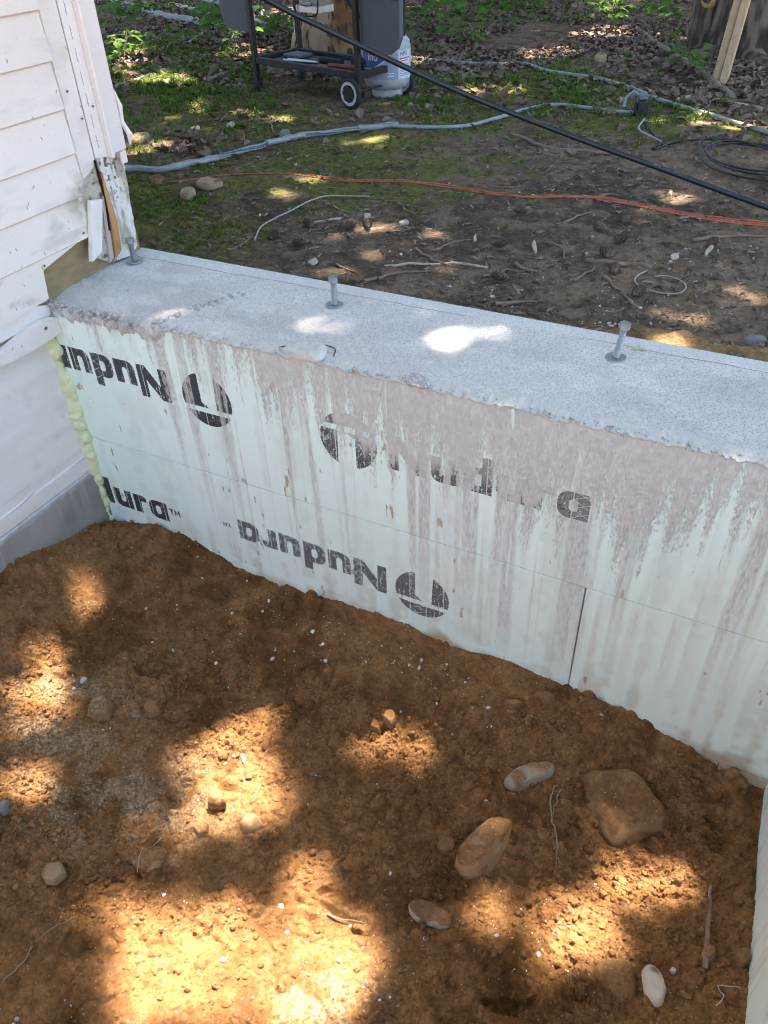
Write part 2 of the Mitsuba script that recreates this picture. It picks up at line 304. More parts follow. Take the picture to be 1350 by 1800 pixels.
mat('foundation_paint', fnd_col, .75, lambda p, n, uv: fbm(p.y * 40, p.z * 40, p.x * 40, 4), .0045, spec=.25)
def grey_col(p, n, uv):
    a = fbm(p.y * 12, p.z * 12, 2., 4); c = mix((.20, .185, .165), (.35, .325, .29), a)
    w = smoothstep(-.60, -.572, p.z + .022 * (fbm(p.y * 50, p.z * 50, 4., 3) - .5)); c = mix(c, (.60, .60, .63), w * .75)
    runs = smoothstep(.70, .80, noise(p.y * 70, p.z * 3, 3.)) * smoothstep(-.75, -.58, p.z); c = mix(c, (.50, .49, .48), runs * .4 * noise(p.y * 200, p.z * 30, 2.))
    return mix(c, (.20, .13, .07), smoothstep(-.66, -.76, p.z - .25 * p.y + .05 * a) * .5)
mat('grey_footing', grey_col, .9, lambda p, n, uv: fbm(p.y * 60, p.z * 60, 1., 4), .0025, spec=.2)
mat('spray_foam', lambda p, n, uv: mix((.52, .56, .30), (.70, .71, .47), fbm(p.x * 40, p.y * 40, p.z * 40, 3)), .55, lambda p, n, uv: fbm(p.x * 120, p.y * 120, p.z * 120, 3), .0012)
mat('galvanised', lambda p, n, uv: mix((.26, .27, .28), (.46, .47, .48), fbm(p.x * 260, p.y * 260, p.z * 130, 3)), .42, metal=.75)
mat('galvanised_dark', (.10, .10, .11), .6, metal=.5)

# ---------------------------------------------------------------- the insulated concrete wall
wall = thing('concrete_form_wall', 'foam faced concrete wall with flat grey top and three bolts, crossing the picture', 'wall')
X0, XR = -.028, 2.085
xs = np.concatenate([np.arange(X0, 2.14, .0042), np.arange(2.16, 2.50, .03)])
# one long cross-section swept along x: back bottom, back top, across the top, over the ragged front lip
def lip_drop(x):    # how far the crust hangs down the foam in front
    return np.interp(x, [-.03, .03, .06, .1, .33, .37, .40, .5, .8, 1.2, 2.2], [.014, .018, .026, .034, .040, .046, .014, .011, .010, .010, .010])
yt = np.concatenate([np.arange(.398, .0, -.0042), [.0]])
P = []
top_n = meshkit.fbm(np.stack(np.broadcast_arrays(xs[None, :] * 9, yt[:, None] * 9, 0. * xs[None]), -1), 3, 4) - .5
fine = meshkit.fbm(np.stack(np.broadcast_arrays(xs[None, :] * 110, yt[:, None] * 110, 0. * xs[None]), -1), 3, 9) - .5
chunk = meshkit.noise(np.stack(np.broadcast_arrays(xs[None, :] * 95, yt[:, None] * 95, 0. * xs[None]), -1), 12)
# broken seam between two pours, running back from the front edge, and the crumbled front edge
seam = lambda x, y: np.exp(-((x - (.365 + .42 * np.clip(y, 0, .3))) / (.012 + .07 * np.clip(y, 0, .26)))**2) * sstep(.30, .22, y)
sm = seam(xs[None, :], yt[:, None])
edge = sstep(.045, .0, yt[:, None]) * (.55 + .45 * sstep(.42, .30, xs[None, :]))
Zt = top_n * .006 + fine * .0016 + (sm * .016 + edge * .012) * (chunk - .62) - .004 * sstep(.42, .34, xs[None, :] + .0 * yt[:, None])
Zt -= .010 * sstep(.09, .0, yt[:, None]) * sstep(.36, .26, xs[None, :]) + .006 * sstep(.022, .0, yt[:, None])
Zt += np.where((np.abs(xs[None] - .03) < .1) & (yt[:, None] > .1), .006 * (meshkit.fbm(np.stack(np.broadcast_arrays(xs[None] * 70, yt[:, None] * 70, 0 * xs[None]), -1), 2, 3) - .3), 0)
rows = [np.stack([xs, np.full_like(xs, .399), np.full_like(xs, -1.25)], 1), np.stack([xs, np.full_like(xs, .399), np.full_like(xs, -.05)], 1)]
for k in range(len(yt)):
    jag = (meshkit.fbm(np.stack([xs * 40, xs * 0, xs * 0], 1), 4, 5) - .5) * (.005 + .016 * (xs < .36)) + .002 * (xs > .4)
    yy = yt[k] + (jag if yt[k] < .02 else jag * max(0, 1 - (yt[k] - .02) / .02))
    rows.append(np.stack([xs, np.minimum(yy, .3985), Zt[k]], 1))
ld = lip_drop(xs) * (.7 + .6 * meshkit.fbm(np.stack([xs * 55, xs * 0, xs * 0], 1), 3, 21))
ld += np.where((xs > .05) & (xs < .085), .016 * np.sin((xs - .05) / .035 * np.pi), 0)
bul = (meshkit.noise(np.stack([xs * 90, xs * 0, xs * 0], 1), 8) - .3) * .008
for s, dy in ((.35, .004), (.7, .003), (1., -.001)):
    rows.append(np.stack([xs, jag - dy - bul * (s < 1) - .001, Zt[-1] - ld * s], 1))
rows.append(np.stack([xs, np.full_like(xs, .012), Zt[-1] - ld * 1.05], 1))
rows.append(np.stack([xs, np.full_like(xs, .068), Zt[-1] - ld * 1.05 - .01], 1)); rows.append(np.stack([xs, np.full_like(xs, .068), np.full_like(xs, -1.25)], 1))
V = np.concatenate(rows); nx, ny = len(xs), len(rows)
ii = (np.arange(ny - 1)[:, None] * nx + np.arange(nx - 1)[None]).ravel()
core = trimesh.Trimesh(V, np.vstack([np.stack([ii, ii + nx, ii + nx + 1], 1), np.stack([ii, ii + nx + 1, ii + 1], 1)]), process=False)
core.faces = core.faces[:, ::-1] if core.face_normals[len(core.faces) // 4][2] < 0 else core.faces
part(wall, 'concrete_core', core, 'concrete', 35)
# foam panels, 0.457 m courses; the first course starts below the crust on the left
def panel(x0, x1, z0, z1): return cbox((x0, 0, z0), (x1, .0665, z1), .0016)
H = .4572
top_poly = [(X0 + .004, -H + .001), (1.02, -H + .001)] ; topl = [(1.02, -.013), (.55, -.013), (.41, -.016), (.385, -.02), (.36, -.045), (.33, -.034), (.25, -.036), (.18, -.03), (.12, -.034), (.075, -.034), (.06, -.028), (.05, -.03), (.03, -.022), (X0 + .004, -.020)]
def slab(poly): return on_y(extrude(Polygon(poly), .0665), .0665)
part(wall, 'foam_panel', slab([(X0 + .004, -H + .0016)] + [(XR, -H + .0016), (XR, -.013)] + topl), 'foam', label='top course foam panel with two black prints and grey cement runs')
part(wall, 'foam_panel', panel(X0 + .004, 1.5575, -2 * H + .0016, -H - .0012), 'foam', label='pale green second course panel left of the upright joint')
part(wall, 'foam_panel', panel(1.5609, XR, -2 * H + .0016, -H - .0012), 'foam', label='pale green second course panel right of the upright joint')
part(wall, 'foam_panel', panel(1.0, 1.9655, -1.25, -2 * H - .001), 'foam')
part(wall, 'foam_panel', panel(1.9675, XR, -1.25, -2 * H - .001), 'foam')
part(wall, 'foam_panel', cbox((X0, .4005, -1.25), (2.5, .412, -.004), .002), 'foam_plain', label='thin pale edge of the outer foam panel along the back')
mat('joint_shade', (.085, .07, .055), .95)  # dark strips paint the shade inside the foam course joints
part(wall, 'joint', cbox((X0 + .004, .0022, -H - .0012), (XR, .02, -H + .0016), .0003), 'joint_shade')
part(wall, 'joint', cbox((.9, .0022, -2 * H - .0010), (XR, .02, -2 * H + .0016), .0003), 'joint_shade')
part(wall, 'joint_backing', cbox((X0, .0668, -1.2), (XR, .0676, -.05), .0002), 'dark_gap')  # near-black sheet behind the foam, painting the shade in open joints
# broken chips at the front edge
chip = hull_stone([(.752, .006), (.80, .052), (.862, .05), (.872, .012), (.862, -.012), (.79, -.010)], -.010, .027, 5, .8, (0.02, .10), .004, .008, 60)
part(wall, 'chip', chip, 'concrete', 30, label='lifted chip of concrete behind a dark crack at the front edge')
crp = spline(np.array([(.742, .012), (.768, .040), (.797, .0635), (.84, .0665), (.872, .058), (.886, .026)]), .004)
part(wall, 'crack', cat_meshes([tube(np.c_[crp, np.full(len(crp), .0014)], .0004 + .0017 * meshkit.noise(np.c_[crp * 300, crp[:, :1] * 0]), 5)]), 'dark_gap')
chip2 = hull_stone([(1.07, .012), (1.10, .03), (1.14, .02), (1.15, -.004), (1.10, -.009)], -.012, .017, 6, .8, (0, .1), .004, .007, 70)
part(wall, 'chip', chip2, 'broken_concrete', 30)
rng = np.random.default_rng(3)
crumbs = []
for k in range(760):
    x = rng.uniform(-.02, .40) if k < 180 else rng.uniform(.4, 2.05); y = rng.uniform(-.006, .012); r = rng.uniform(.003, .0085) * (1 if k < 180 else .42)
    crumbs.append(moved(stone((r, r, r * .8), k, sub=1), (x, y - r * .2, -lip_drop(x) * rng.uniform(.0, 1.) - .004 - .004 * (x < .33))))
for k in range(240):
    y = rng.uniform(.0, .25); x = .365 + .42 * y + rng.normal() * (.006 + .045 * y); r = rng.uniform(.002, .006)
    crumbs.append(moved(stone((r, r, r * .7), k + 500, sub=1), (x, y, -.004)))
part(wall, 'crumbly_edge', cat_meshes(crumbs), 'broken_concrete', 40, kind='stuff')

# lettering printed on the foam (0.5 mm of ink)
def rr(x0, y0, x1, y1, r): return sbox(x0 + r, y0 + r, x1 - r, y1 - r).buffer(r, 8)
def glyph(c):
    if c == 'N': return Polygon([(0, 0), (.38, 0), (.38, .78), (.40, .78), (1.0, 0), (1.42, 0), (1.42, 1.38), (1.04, 1.38), (1.04, .62), (1.02, .62), (.42, 1.38), (0, 1.38)]), 1.42
    if c == 'u':
        o = unary_union([rr(0, 0, 1, 1, .34), sbox(0, .5, 1, 1), sbox(.6, 0, 1, .5)]); return o.difference(unary_union([rr(.37, .30, .64, .9, .13), sbox(.37, .55, .64, 1.1)])), 1.0
    bowl = rr(0, 0, 1, 1, .36).difference(rr(.35, .27, .66, .74, .15))
    if c == 'd': return unary_union([bowl, sbox(.63, 0, 1, 1.42)]), 1.0
    if c == 'a': return unary_union([bowl, sbox(.63, 0, 1, 1)]), 1.0
    if c == 'r': return unary_union([sbox(0, 0, .38, 1), rr(.05, .48, .72, 1, .2).difference(sbox(.38, .3, .9, .68))]), .72
def word(text, gap=.14):
    x, out = 0., []
    for c in text:
        g, w = glyph(c); out.append(affinity.translate(g, x, 0)); x += w + gap
    return out
def emblem():
    d = Point(0, 0).buffer(1, 32)
    cap = d.intersection(sbox(-2, .50, 2, 2))
    body = d.intersection(sbox(-2, -2, 2, .30))
    road = Polygon([(-.36, .36), (.24, .36), (.26, -1.1), (-.42, -1.1)]).difference(Polygon([(.26, .32), (-.08, .32), (.26, .10)]))
    return unary_union([cap, body.difference(road)])
SX = .073
def lay(shapes, ox, oz, s, upside, owner, bsdf, name):
    k = -1 if upside else 1; keep = sbox(-.024, -2, 2.0, 0)
    for g in shapes:
        g = affinity.translate(affinity.scale(g, k * s, k * s, origin=(0, 0)), ox, oz).intersection(keep)
        if not g.is_empty: part(owner, name, on_y(extrude(g, .0005), 0.), bsdf)
p1, p2 = wall + '__foam_panel', wall + '__foam_panel_001'
lay(word('Nudura'), .366, -.142, SX, True, p1, 'print_fresh', 'printed_letter'); lay([emblem()], .493, -.203, .081, True, p1, 'print_fresh', 'printed_emblem')
lay(word('dura'), .24 - SX * (3.72 + .42), -.715, SX, False, p2, 'print_fresh', 'printed_letter')
tm = [Polygon([(0, .62), (.3, .62), (.3, .7), (.19, .7), (.19, 1), (.11, 1), (.11, .7), (0, .7)]), Polygon([(.36, .62), (.43, .62), (.43, .88), (.53, .7), (.63, .88), (.63, .62), (.7, .62), (.7, 1), (.63, 1), (.53, .82), (.43, 1), (.36, 1)])]
tm[0] = affinity.scale(tm[0], 1, -1, origin=(0, .81))
lay(tm, .249, -.715, SX * .8, False, p2, 'print_fresh', 'printed_letter')
lay(word('Nudura'), 1.019, -.607, SX, True, p2, 'print_grey', 'printed_letter'); lay([emblem()], 1.128, -.666, .081, True, p2, 'print_grey', 'printed_emblem')
lay(tm, .492, -.607, SX * .6, True, p2, 'print_grey', 'printed_letter')
lay(word('Nudura'), 1.038, -.262, SX, False, p1, 'print_worn', 'printed_letter'); lay([emblem()], .926, -.212, .081, False, p1, 'print_worn', 'printed_emblem')

# the return wall at the right edge
rw = thing('concrete_form_wall', 'second foam faced wall at the right edge, seen almost edge on beside the stick', 'wall')
part(rw, 'foam_panel', cbox((XR, -3.2, -H + .001), (XR + .0665, -.0005, -.001), .0016), 'foam_side')
part(rw, 'foam_panel', cbox((XR, -3.2, -2 * H + .001), (XR + .0665, -.0005, -H - .001), .0016), 'foam_side')
part(rw, 'foam_panel', cbox((XR, -3.2, -1.25), (XR + .0665, -.0005, -2 * H - .001), .0016), 'foam_side')
part(rw, 'concrete_core', cbox((XR + .067, -3.2, -1.25), (XR + .35, -.001, .0), .004), 'broken_concrete')

# anchor bolts
def bolt(loc, h, tilt, label):
    b = thing('anchor_bolt', label, 'bolt', 'anchor bolts in the wall top')
    def go(m): return moved(m, loc, rx=tilt[0], ry=tilt[1])
    th = []
    for k in range(50): z = .004 + (h - .004) * k / 49; th.append((.0080 if k % 2 else .0062, z)) 
    part(b, 'shaft', go(lathe([(0, -.01), (.0072, -.01)] + th + [(0, h)], 20)), 'galvanised', 40)
    w = lathe([(.0075, .0), (.0235, .0), (.0242, .001), (.0242, .0022), (.0235, .0032), (.0075, .0032)], 36); part(b, 'washer', moved(w, (loc[0], loc[1], loc[2] + .001)), 'galvanised', 35)
    hx = np.arange(7) * np.pi / 3; hexa = Polygon([(.0135 * math.cos(a), .0135 * math.sin(a)) for a in hx[:6]]).difference(Point(0, 0).buffer(.0085, 8))
    nut = extrude(hexa.intersection(Point(0, 0).buffer(.0129, 16)), .013); part(b, 'nut', go(moved(nut, (0, 0, h - .012))), 'galvanised')
bolt((0.0424,0.3025,0), .070, (.02, .0), 'galvanised anchor bolt nearest the white siding, on the wall top')
bolt((0.7477,0.273,0), .078, (.0, .02), 'galvanised anchor bolt in the middle of the wall top')
bolt((1.488,0.282,0), .088, (-.03, .10), 'leaning galvanised anchor bolt beside the tiny green seed on the wall top')
# maple seedling lying on the wall top
def leaf_shape(l, w, seed, fold=.25):
    t = np.linspace(0, 1, 6); wv = np.sin(np.pi * t**.8) * w / 2; rg = np.random.default_rng(seed); cz = rg.uniform(-.2, .3)
    mid = np.c_[t * l, t * 0, cz * l * t * (1 - t)]; L = mid + np.c_[t * 0, wv, wv * fold]; R = mid + np.c_[t * 0, -wv, wv * fold]
    v = np.vstack([mid, L, R]); f = []
    for k in range(5): f += [(k, k + 1, k + 7), (k, k + 7, k + 6), (k, k + 13, k + 1), (k, k + 12, k + 13)]
    return trimesh.Trimesh(v, f, process=False)
sx_, sy_, sz_ = (1.529,0.3422,0)
mat('seed_green', (.42, .46, .16), .6)
sp = thing('sprout', 'tiny yellow green seed sprout lying on the concrete beside the right bolt', 'sprout')
put(sp, cat_meshes([moved(leaf_shape(.022, .007, 1), (sx_, sy_, .003), rz=a) for a in (.1, 2.9, 3.6)] + [tube(np.array([(sx_, sy_, .003), (sx_ - .008, sy_ + .03, .006)]), .0009, 5)]), 'seed_green')

# spray foam bead down the corner
bead = []; rng = np.random.default_rng(8)
zb = -.105
while zb > -.86:
    r = rng.uniform(.012, .029) * (1.25 if zb > -.2 else 1) * (1 if zb > -.6 else .75)
    bead.append(moved(trimesh.creation.icosphere(subdivisions=2), (-.033 + rng.uniform(-.012, .006) - .012 * (zb > -.25), -.006 + rng.uniform(-.006, .004), zb), s=(r * 1.05, r * .8, r * rng.uniform(.7, 1.2)))); zb -= r * rng.uniform(.22, .42)
man = m3.Manifold.batch_boolean([m3.Manifold(m3.Mesh(np.asarray(b.vertices, np.float32), np.asarray(b.faces, np.uint32))) for b in bead], m3.OpType.Add).refine_to_length(.007).to_mesh()
bm = trimesh.Trimesh(man.vert_properties[:, :3], man.tri_verts); trimesh.smoothing.filter_taubin(bm, iterations=26)
sf = thing('spray_foam_bead', 'lumpy yellow green bead of expanding foam down the corner of the two walls', 'spray foam')
put(sf, rough(rough(bm, .009, 28, 3), .0025, 130, 5), 'spray_foam', True)

# ---------------------------------------------------------------- the house at the left
house = thing('house', 'white clapboard house corner with rotten foot and painted foundation at the left edge', 'house')
part(house, 'sheathing', cbox((-5.5, -4.2, -.03), (-.014, .395, 2.75), .003), 'brown_sheathing')
part(house, 'roof', trimesh.convex.convex_hull(np.array([(-5.9, -4.5, 2.75), (.0, -4.5, 2.75), (-5.9, .6, 2.75), (0., .6, 2.75), (-2.9, -4.5, 4.4), (-2.9, .6, 4.4)])), 'grey_footing')
EDG = [.113, .219, .327, .435, .5435] + [.5435 + .108 * k for k in range(1, 20)]
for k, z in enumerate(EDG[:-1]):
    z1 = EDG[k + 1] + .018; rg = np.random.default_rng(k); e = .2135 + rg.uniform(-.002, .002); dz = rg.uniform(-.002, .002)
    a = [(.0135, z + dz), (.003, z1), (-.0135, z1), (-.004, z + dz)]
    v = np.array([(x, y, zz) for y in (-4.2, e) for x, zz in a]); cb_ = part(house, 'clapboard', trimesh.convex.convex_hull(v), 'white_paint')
    part(cb_, 'bare_edge_shade', cbox((.0005, -4.2, z + dz - .0036), (.0100 + .001 * math.sin(k * 3), e - .001, z + dz - .0003), .0004), 'raw_edge')  # tan strip: bare edge plus the crevice shade painted under each board
A = [(0.006,0.1686,0.1138),(0.006,0.0017,0.081),(0.006,-0.0083,0.0043),(0.006,-0.0788,0.0075),(0.006,-0.1764,0.0063),(0.006,-0.1326,0.109)]
part(house, 'clapboard', on_x(extrude(Polygon([(q[1], q[2]) for q in [A[0], A[1], A[2]]] + [(-.30, -.012), (-4.2, -.012), (-4.2, .12), (.17, .122)]), .012), -.004), 'white_paint', label='lowest clapboard, cut off slantwise to bare the brown sheathing')
part(house, 'frieze_strip', on_x(extrude(Polygon([(-.004, -.018), (-.012, -.044), (-.045, -.046), (-4.2, -.048), (-4.2, -.006), (-.05, -.002)]), .010), -.012), 'white_vinyl')
wb = Polygon([(-4.2, -.058), (-.20, -.056), (-.072, -.034), (-.03, -.040), (.004, -.056), (.010, -.098), (-.10, -.100), (-4.2, -.104)])
part(house, 'water_table_board', on_x(extrude(wb, .014), .000), 'white_paint', label='warped white bottom board with a nail head and broken end')
part(house, 'nail', moved(lathe([(0, .002), (.004, .002), (.0045, 0), (0, -.004)], 12), (.0145, -.053, -.062), ry=math.pi / 2), 'galvanised_dark')
for y, z in ((.165, .128), (.005, .093), (.235, .47), (.262, .40), (.31, .42)): part(house, 'nail', moved(lathe([(0, .002), (.0028, .002), (.003, 0), (0, -.004)], 10), (.0135, y, z), ry=math.pi / 2), 'galvanised_dark')
part(house, 'backing_strip', cbox((-.013, .214, .11), (.0015, .2225, 2.72), .0008), 'raw_edge')
part(house, 'corner_board', on_x(extrude(Polygon([(.2235, .252), (.250, .262), (.272, .274), (.283, .290), (.2845, 2.72), (.2225, 2.72)]), .013), -.012), 'white_paint')
ns = sbox(.2855, .290, .332, 2.72)
part(house, 'nailing_flange', on_x(extrude(Polygon([(.2855, .292), (.333, .287), (.333, 2.72), (.2855, 2.72)]), .003), .0), 'white_vinyl')
for k in range(14): part(house, 'nail_slot', cbox((.0022, .3055, .315 + k * .052), (.0033, .3072, .315 + k * .052 + .032), .0002), 'galvanised_dark')  # raised dark boxes paint the darkness inside the open slots
part(house, 'corner_trim', cbox((.0, .3335, .282), (.022, .345, 2.72), .003), 'white_vinyl')
part(house, 'corner_trim', cbox((.0, .3452, .290), (.013, .404, 2.72), .004), 'white_vinyl')
part(house, 'corner_trim', cbox((.001, .376, .255), (.010, .400, .288), .002), 'white_vinyl', label='small broken stub of trim under the corner post')
part(house, 'house_wrap', rough(tube(np.array([(.004, .407, .44), (.012, .412, .40), (.010, .409, .36), (.020, .418, .325), (.016, .416, .30)]), [.004, .007, .006, .009, .002], 6), .002, 60, 1, .01), 'white_vinyl', 30)
post = rough(on_x(extrude(Polygon([(.258, .008), (.285, .03), (.305, .20), (.29, .30), (.395, .30), (.372, .02), (.34, .002)]), .03), -.030), .004, 50, 4, .012)
part(house, 'rotten_post', post, 'rotten_wood', 30, label='grey rotten corner post with mildew and splits')
part(house, 'rotten_board', rough(on_x(extrude(Polygon([(.205, .04), (.252, .01), (.272, .06), (.290, .24), (.286, .30), (.22, .262), (.214, .20)]), .02), -.022), .003, 60, 7, .012), 'moss_mortar', 30)
part(house, 'split_plank', rough(on_x(extrude(Polygon([(.243, .012), (.262, .022), (.286, .20), (.268, .18)]), .012), -.008), .001, 60, 8, .015), 'pink_wood', 30)
part(house, 'split_wood', rough(on_x(extrude(Polygon([(.268, .020), (.296, .036), (.304, .12), (.296, .20), (.292, .255), (.283, .22), (.278, .11)]), .016), -.007), .002, 70, 9, .01), 'split_wood', 30, label='bare orange splinter of broken wood in the rotten corner')
part(house, 'dark_crack', rough(on_x(extrude(Polygon([(.280, .29), (.287, .19), (.272, .10), (.268, .10), (.281, .19), (.276, .29)]), .006), .002), .001, 70, 9, .01), 'dark_gap')
part(house, 'foundation_wall', rough(cbox((-.42, -4.1, -.572), (-.033, .39, -.04), .004), .0015, 6, 2, .12), 'foundation_paint', 40)
part(house, 'foundation_ledge', cbox((-.40, -4.1, -.575), (-.027, -.001, -.519), .004), 'foundation_paint')
part(house, 'footing', rough(cbox((-.45, -4.1, -1.3), (-.024, .39, -.576), .004), .002, 9, 5, .1), 'grey_footing', 40)
off = thing('trim_offcut', 'short white offcut of grooved trim standing against the rotten house corner', 'board')
def oc(y0, y1, x): 
    return on_x(extrude(Polygon([(.157 + y0 * .049, .050 + .01 * y0), (.157 + y1 * .049, .05 + .01 * y1), (.2075 + y1 * .049, .204 - .01 * y1), (.2075 + y0 * .049, .204 - .01 * y0)]), x), .014)
part(off, 'board', oc(0, 1, .008), 'white_vinyl'); part(off, 'bead', oc(.02, .40, .013), 'white_vinyl')

# ---------------------------------------------------------------- the dug pit
SANDY = [(0.3408,-0.5601,-0.9005,0.1397,0.0671,0.0543,-0.0575), (0.3984,-0.7074,-0.9025,0.1529,0.0739,0.0525,-0.0534), (0.6139,-0.7559,-0.9236,0.2243,0.1091,0.1,-0.1116), (1.317,-0.9228,-0.949,0.0965,0.0478,0.033,-0.0558)]
SMOOTHZ = [(0.0849,-0.287,-0.7638,0.1932,0.0908,0.1114,-0.1155), (0.3679,-0.1024,-0.8082,0.2449,0.1151,0.0976,-0.1254), (0.8471,-0.1146,-0.8568,0.2578,0.1226,0.0569,-0.0961), (1.386,-0.0464,-0.8281,0.1114,0.0533,0.0344,-0.0922), (1.099,-0.0965,-0.8497,0.1745,0.0833,0.0367,-0.0747), (1.018,-0.9762,-0.9356,0.1905,0.0941,0.0806,-0.1036), (1.224,-0.9329,-0.9468,0.1418,0.0702,0.0547,-0.0846), (1.387,-0.4975,-0.9506,0.0745,0.0364,0.0239,-0.053), (1.128,-0.8079,-0.9471,0.1054,0.0518,0.0281,-0.043)]
def zone_np(x, y, z, soft=1.0):
    cx, cy, _, ax, ay, bx, by = z; det = ax * by - ay * bx; dx, dy = x - cx, y - cy
    u = (dx * by - dy * bx) / det; v = (dy * ax - dx * ay) / det
    return np.exp(-(u * u + v * v) * soft)
def zone_dr(p, z, wob=0.):
    cx, cy, _, ax, ay, bx, by = z; det = ax * by - ay * bx; dx, dy = p.x - cx, p.y - cy
    u = (dx * by - dy * bx) / det; v = (dy * ax - dx * ay) / det
    return dr.exp(-(u * u + v * v) * (1. + wob))
def soil_col(p, n, uv):
    a = fbm(p.x * 5, p.y * 5, p.z * 5, 3); b = fbm(p.x * 34, p.y * 34, p.z * 34, 3); g = noise(p.x * 210, p.y * 210, p.z * 210); g2 = noise(p.x * 430, p.y * 430, p.z * 430)
    c = mix((.135, .064, .023), (.240, .122, .049), smoothstep(.3, .7, a * .5 + b * .5))
    c = mix(c, (.075, .034, .011), smoothstep(.56, .72, fbm(p.x * 9 + 4, p.y * 9, 3., 3)) * .6)
    s = mi.Float(0)
    for z in SANDY: s = dr.maximum(s, zone_dr(p, z))
    s = s * smoothstep(.3, .65, fbm(p.x * 22, p.y * 22, 5., 3))
    c = mix(c, (.27, .20, .125), s * (.35 + .65 * smoothstep(.35, .7, g)))
    f1, f2, w = voronoi(p.x * 150, p.y * 150 + p.z * 70)
    c = mix(c, (.42, .37, .31), (1 - smoothstep(.12, .3, f1)) * smoothstep(.955, .985, w + .04 * s) * .7)
    c = mix(c, (.05, .03, .018), (1 - smoothstep(.12, .3, f1)) * (1 - smoothstep(.05, .09, w)) * .6)
    h3 = noise(p.x * 120, p.y * 120, p.z * 120)
    return c * (.42 + .50 * g + .34 * g2 + .36 * h3)
def soil_bump(p, n, uv):
    return noise(p.x * 330, p.y * 330, p.z * 330) + .6 * noise(p.x * 800, p.y * 800, p.z * 800) + .8 * noise(p.x * 150, p.y * 150, p.z * 150)
mat('soil', soil_col, .95, soil_bump, .0042, spec=.1)

def axis(parts): return np.unique(np.round(np.concatenate(parts), 5))
pxs = np.arange(-.03, 2.0895, .0033)
pys = axis([np.arange(-4.4, -1.5, .06), np.arange(-1.5, -1.33, .012), np.arange(-1.33, .0045, .0033)])
X, Y = np.meshgrid(pxs, pys); PX, PY = X, Y
coarse_x, coarse_y = np.linspace(-.03, 2.0895, 90), np.concatenate([np.linspace(-4.4, -1.4, 30), np.linspace(-1.38, .005, 70)])
cxg, cyg = np.meshgrid(coarse_x, coarse_y)
Zb = bilerp(coarse_x, coarse_y, pit_base(cxg, cyg), X.ravel(), Y.ravel()).reshape(X.shape)
Q = np.stack([X, Y, 0 * X], -1)
def F(f, o=3, s=0): return meshkit.fbm(Q * f, o, s) - .5
sm = np.zeros_like(X)
for z in SMOOTHZ: sm = np.maximum(sm, zone_np(X, Y, z))
sm = np.clip(sm * 1.35 + .5 * F(7, 3, 9) + .45 * sstep(.0, .14, F(2.3, 3, 19)), 0, 1)
ROUGHZ = [(0.4819,-0.4005,-0.9152,0.2114,0.1012,0.0819,-0.1001), (0.1733,-0.4536,-0.8381,0.2309,0.1098,0.0827,-0.084), (0.7893,-0.456,-0.9317,0.2538,0.1224,0.0534,-0.0761), (1.22,-0.3456,-0.9325,0.3095,0.1499,0.0528,-0.1075), (1.933,-0.4336,-0.9047,0.1445,0.0711,0.0276,-0.1373), (0.6374,-1.025,-0.9105,0.1782,0.0875,0.0693,-0.0676), (1.251,-0.596,-0.9505,0.2715,0.1328,0.0403,-0.0755), (0.9566,-0.8974,-0.937,0.1406,0.0692,0.0319,-0.041), (1.6,-0.1023,-0.8841,0.2667,0.1287,0.0257,-0.0854), (0.3151,-0.0237,-0.7722,0.1001,0.0468,0.0345,-0.0444), (1.66,-0.4581,-0.9489,0.1426,0.0699,0.0379,-0.1169), (0.2065,-0.6053,-0.8592,0.1029,0.0493,0.0927,-0.0895)]
rz = np.zeros_like(X)
for z in ROUGHZ: rz = np.maximum(rz, zone_np(X, Y, z))
rz = np.clip(rz * (1.0 + 2.2 * F(9, 2, 61)), 0, 1); sm = sm * (1 - .8 * rz)
rgh = np.clip((1 - sm) * (.55 + 1.5 * (F(4.5, 3, 2) + .15)), .05, 1.2)
rgh = np.maximum(rgh, .95 * rz)
Z = Zb + F(3.2, 3, 1) * .045 + F(11, 3, 5) * .024 + F(32, 4, 7) * .013 * (.2 + rgh)
# lifting rims and hollows left by boots and the shovel
def dent(c, dep, steep=.25, p=2.0):
    global Z
    cx, cy, _, ax, ay, bx, by = c; det = ax * by - ay * bx; dx, dy = X - cx, Y - cy
    w = .18 * F(9, 2, 31); u = (dx * by - dy * bx) / det + w; v = (dy * ax - dx * ay) / det + w      # v > 0 is away from the camera
    r = np.sqrt(u * u + v * v); wall_ = sstep(1.02, 1 - steep, r); soft = sstep(1.1, .2, r)
    k = np.where(v > 0, wall_, soft * (1 - sstep(0, -1, v) * .5)); Z = Z - dep * k + dep * .45 * np.exp(-((r - 1.12) / .16)**2) * (v > -.2)
for c, dep in (((1.672,-0.7432,-0.9342,0.0548,0.0272,0.0177,-0.0486), .060), ((1.57,-0.7878,-0.9435,0.0586,0.029,0.0245,-0.0578), .028), ((1.83,-0.3709,-0.9423,0.0944,0.0463,0.0104,-0.043), .012), ((1.88,-0.5783,-0.9017,0.0742,0.0367,0.0186,-0.0779), .014), ((1.237,-0.7876,-0.951,0.0577,0.0284,0.0127,-0.0214), .008), ((0.7051,-0.6436,-0.9302,0.0566,0.0275,0.0591,-0.0735), .020), ((0.4421,-0.3891,-0.9101,0.0518,0.0248,0.0309,-0.0372), .045),
               ((1.11,-0.2962,-0.9254,0.0474,0.0228,0.0205,-0.0389), .020), ((1.382,-0.4521,-0.9483,0.12,0.0585,0.0366,-0.0825), .012), ((1.979,-0.3578,-0.8996,0.0848,0.0416,0.0103,-0.059), .020), ((0.4484,-0.7978,-0.9011,0.1068,0.0519,0.0616,-0.0613), .014), ((1.1,-0.7641,-0.9468,0.1437,0.0706,0.0264,-0.0404), .016)): dent(c, dep)
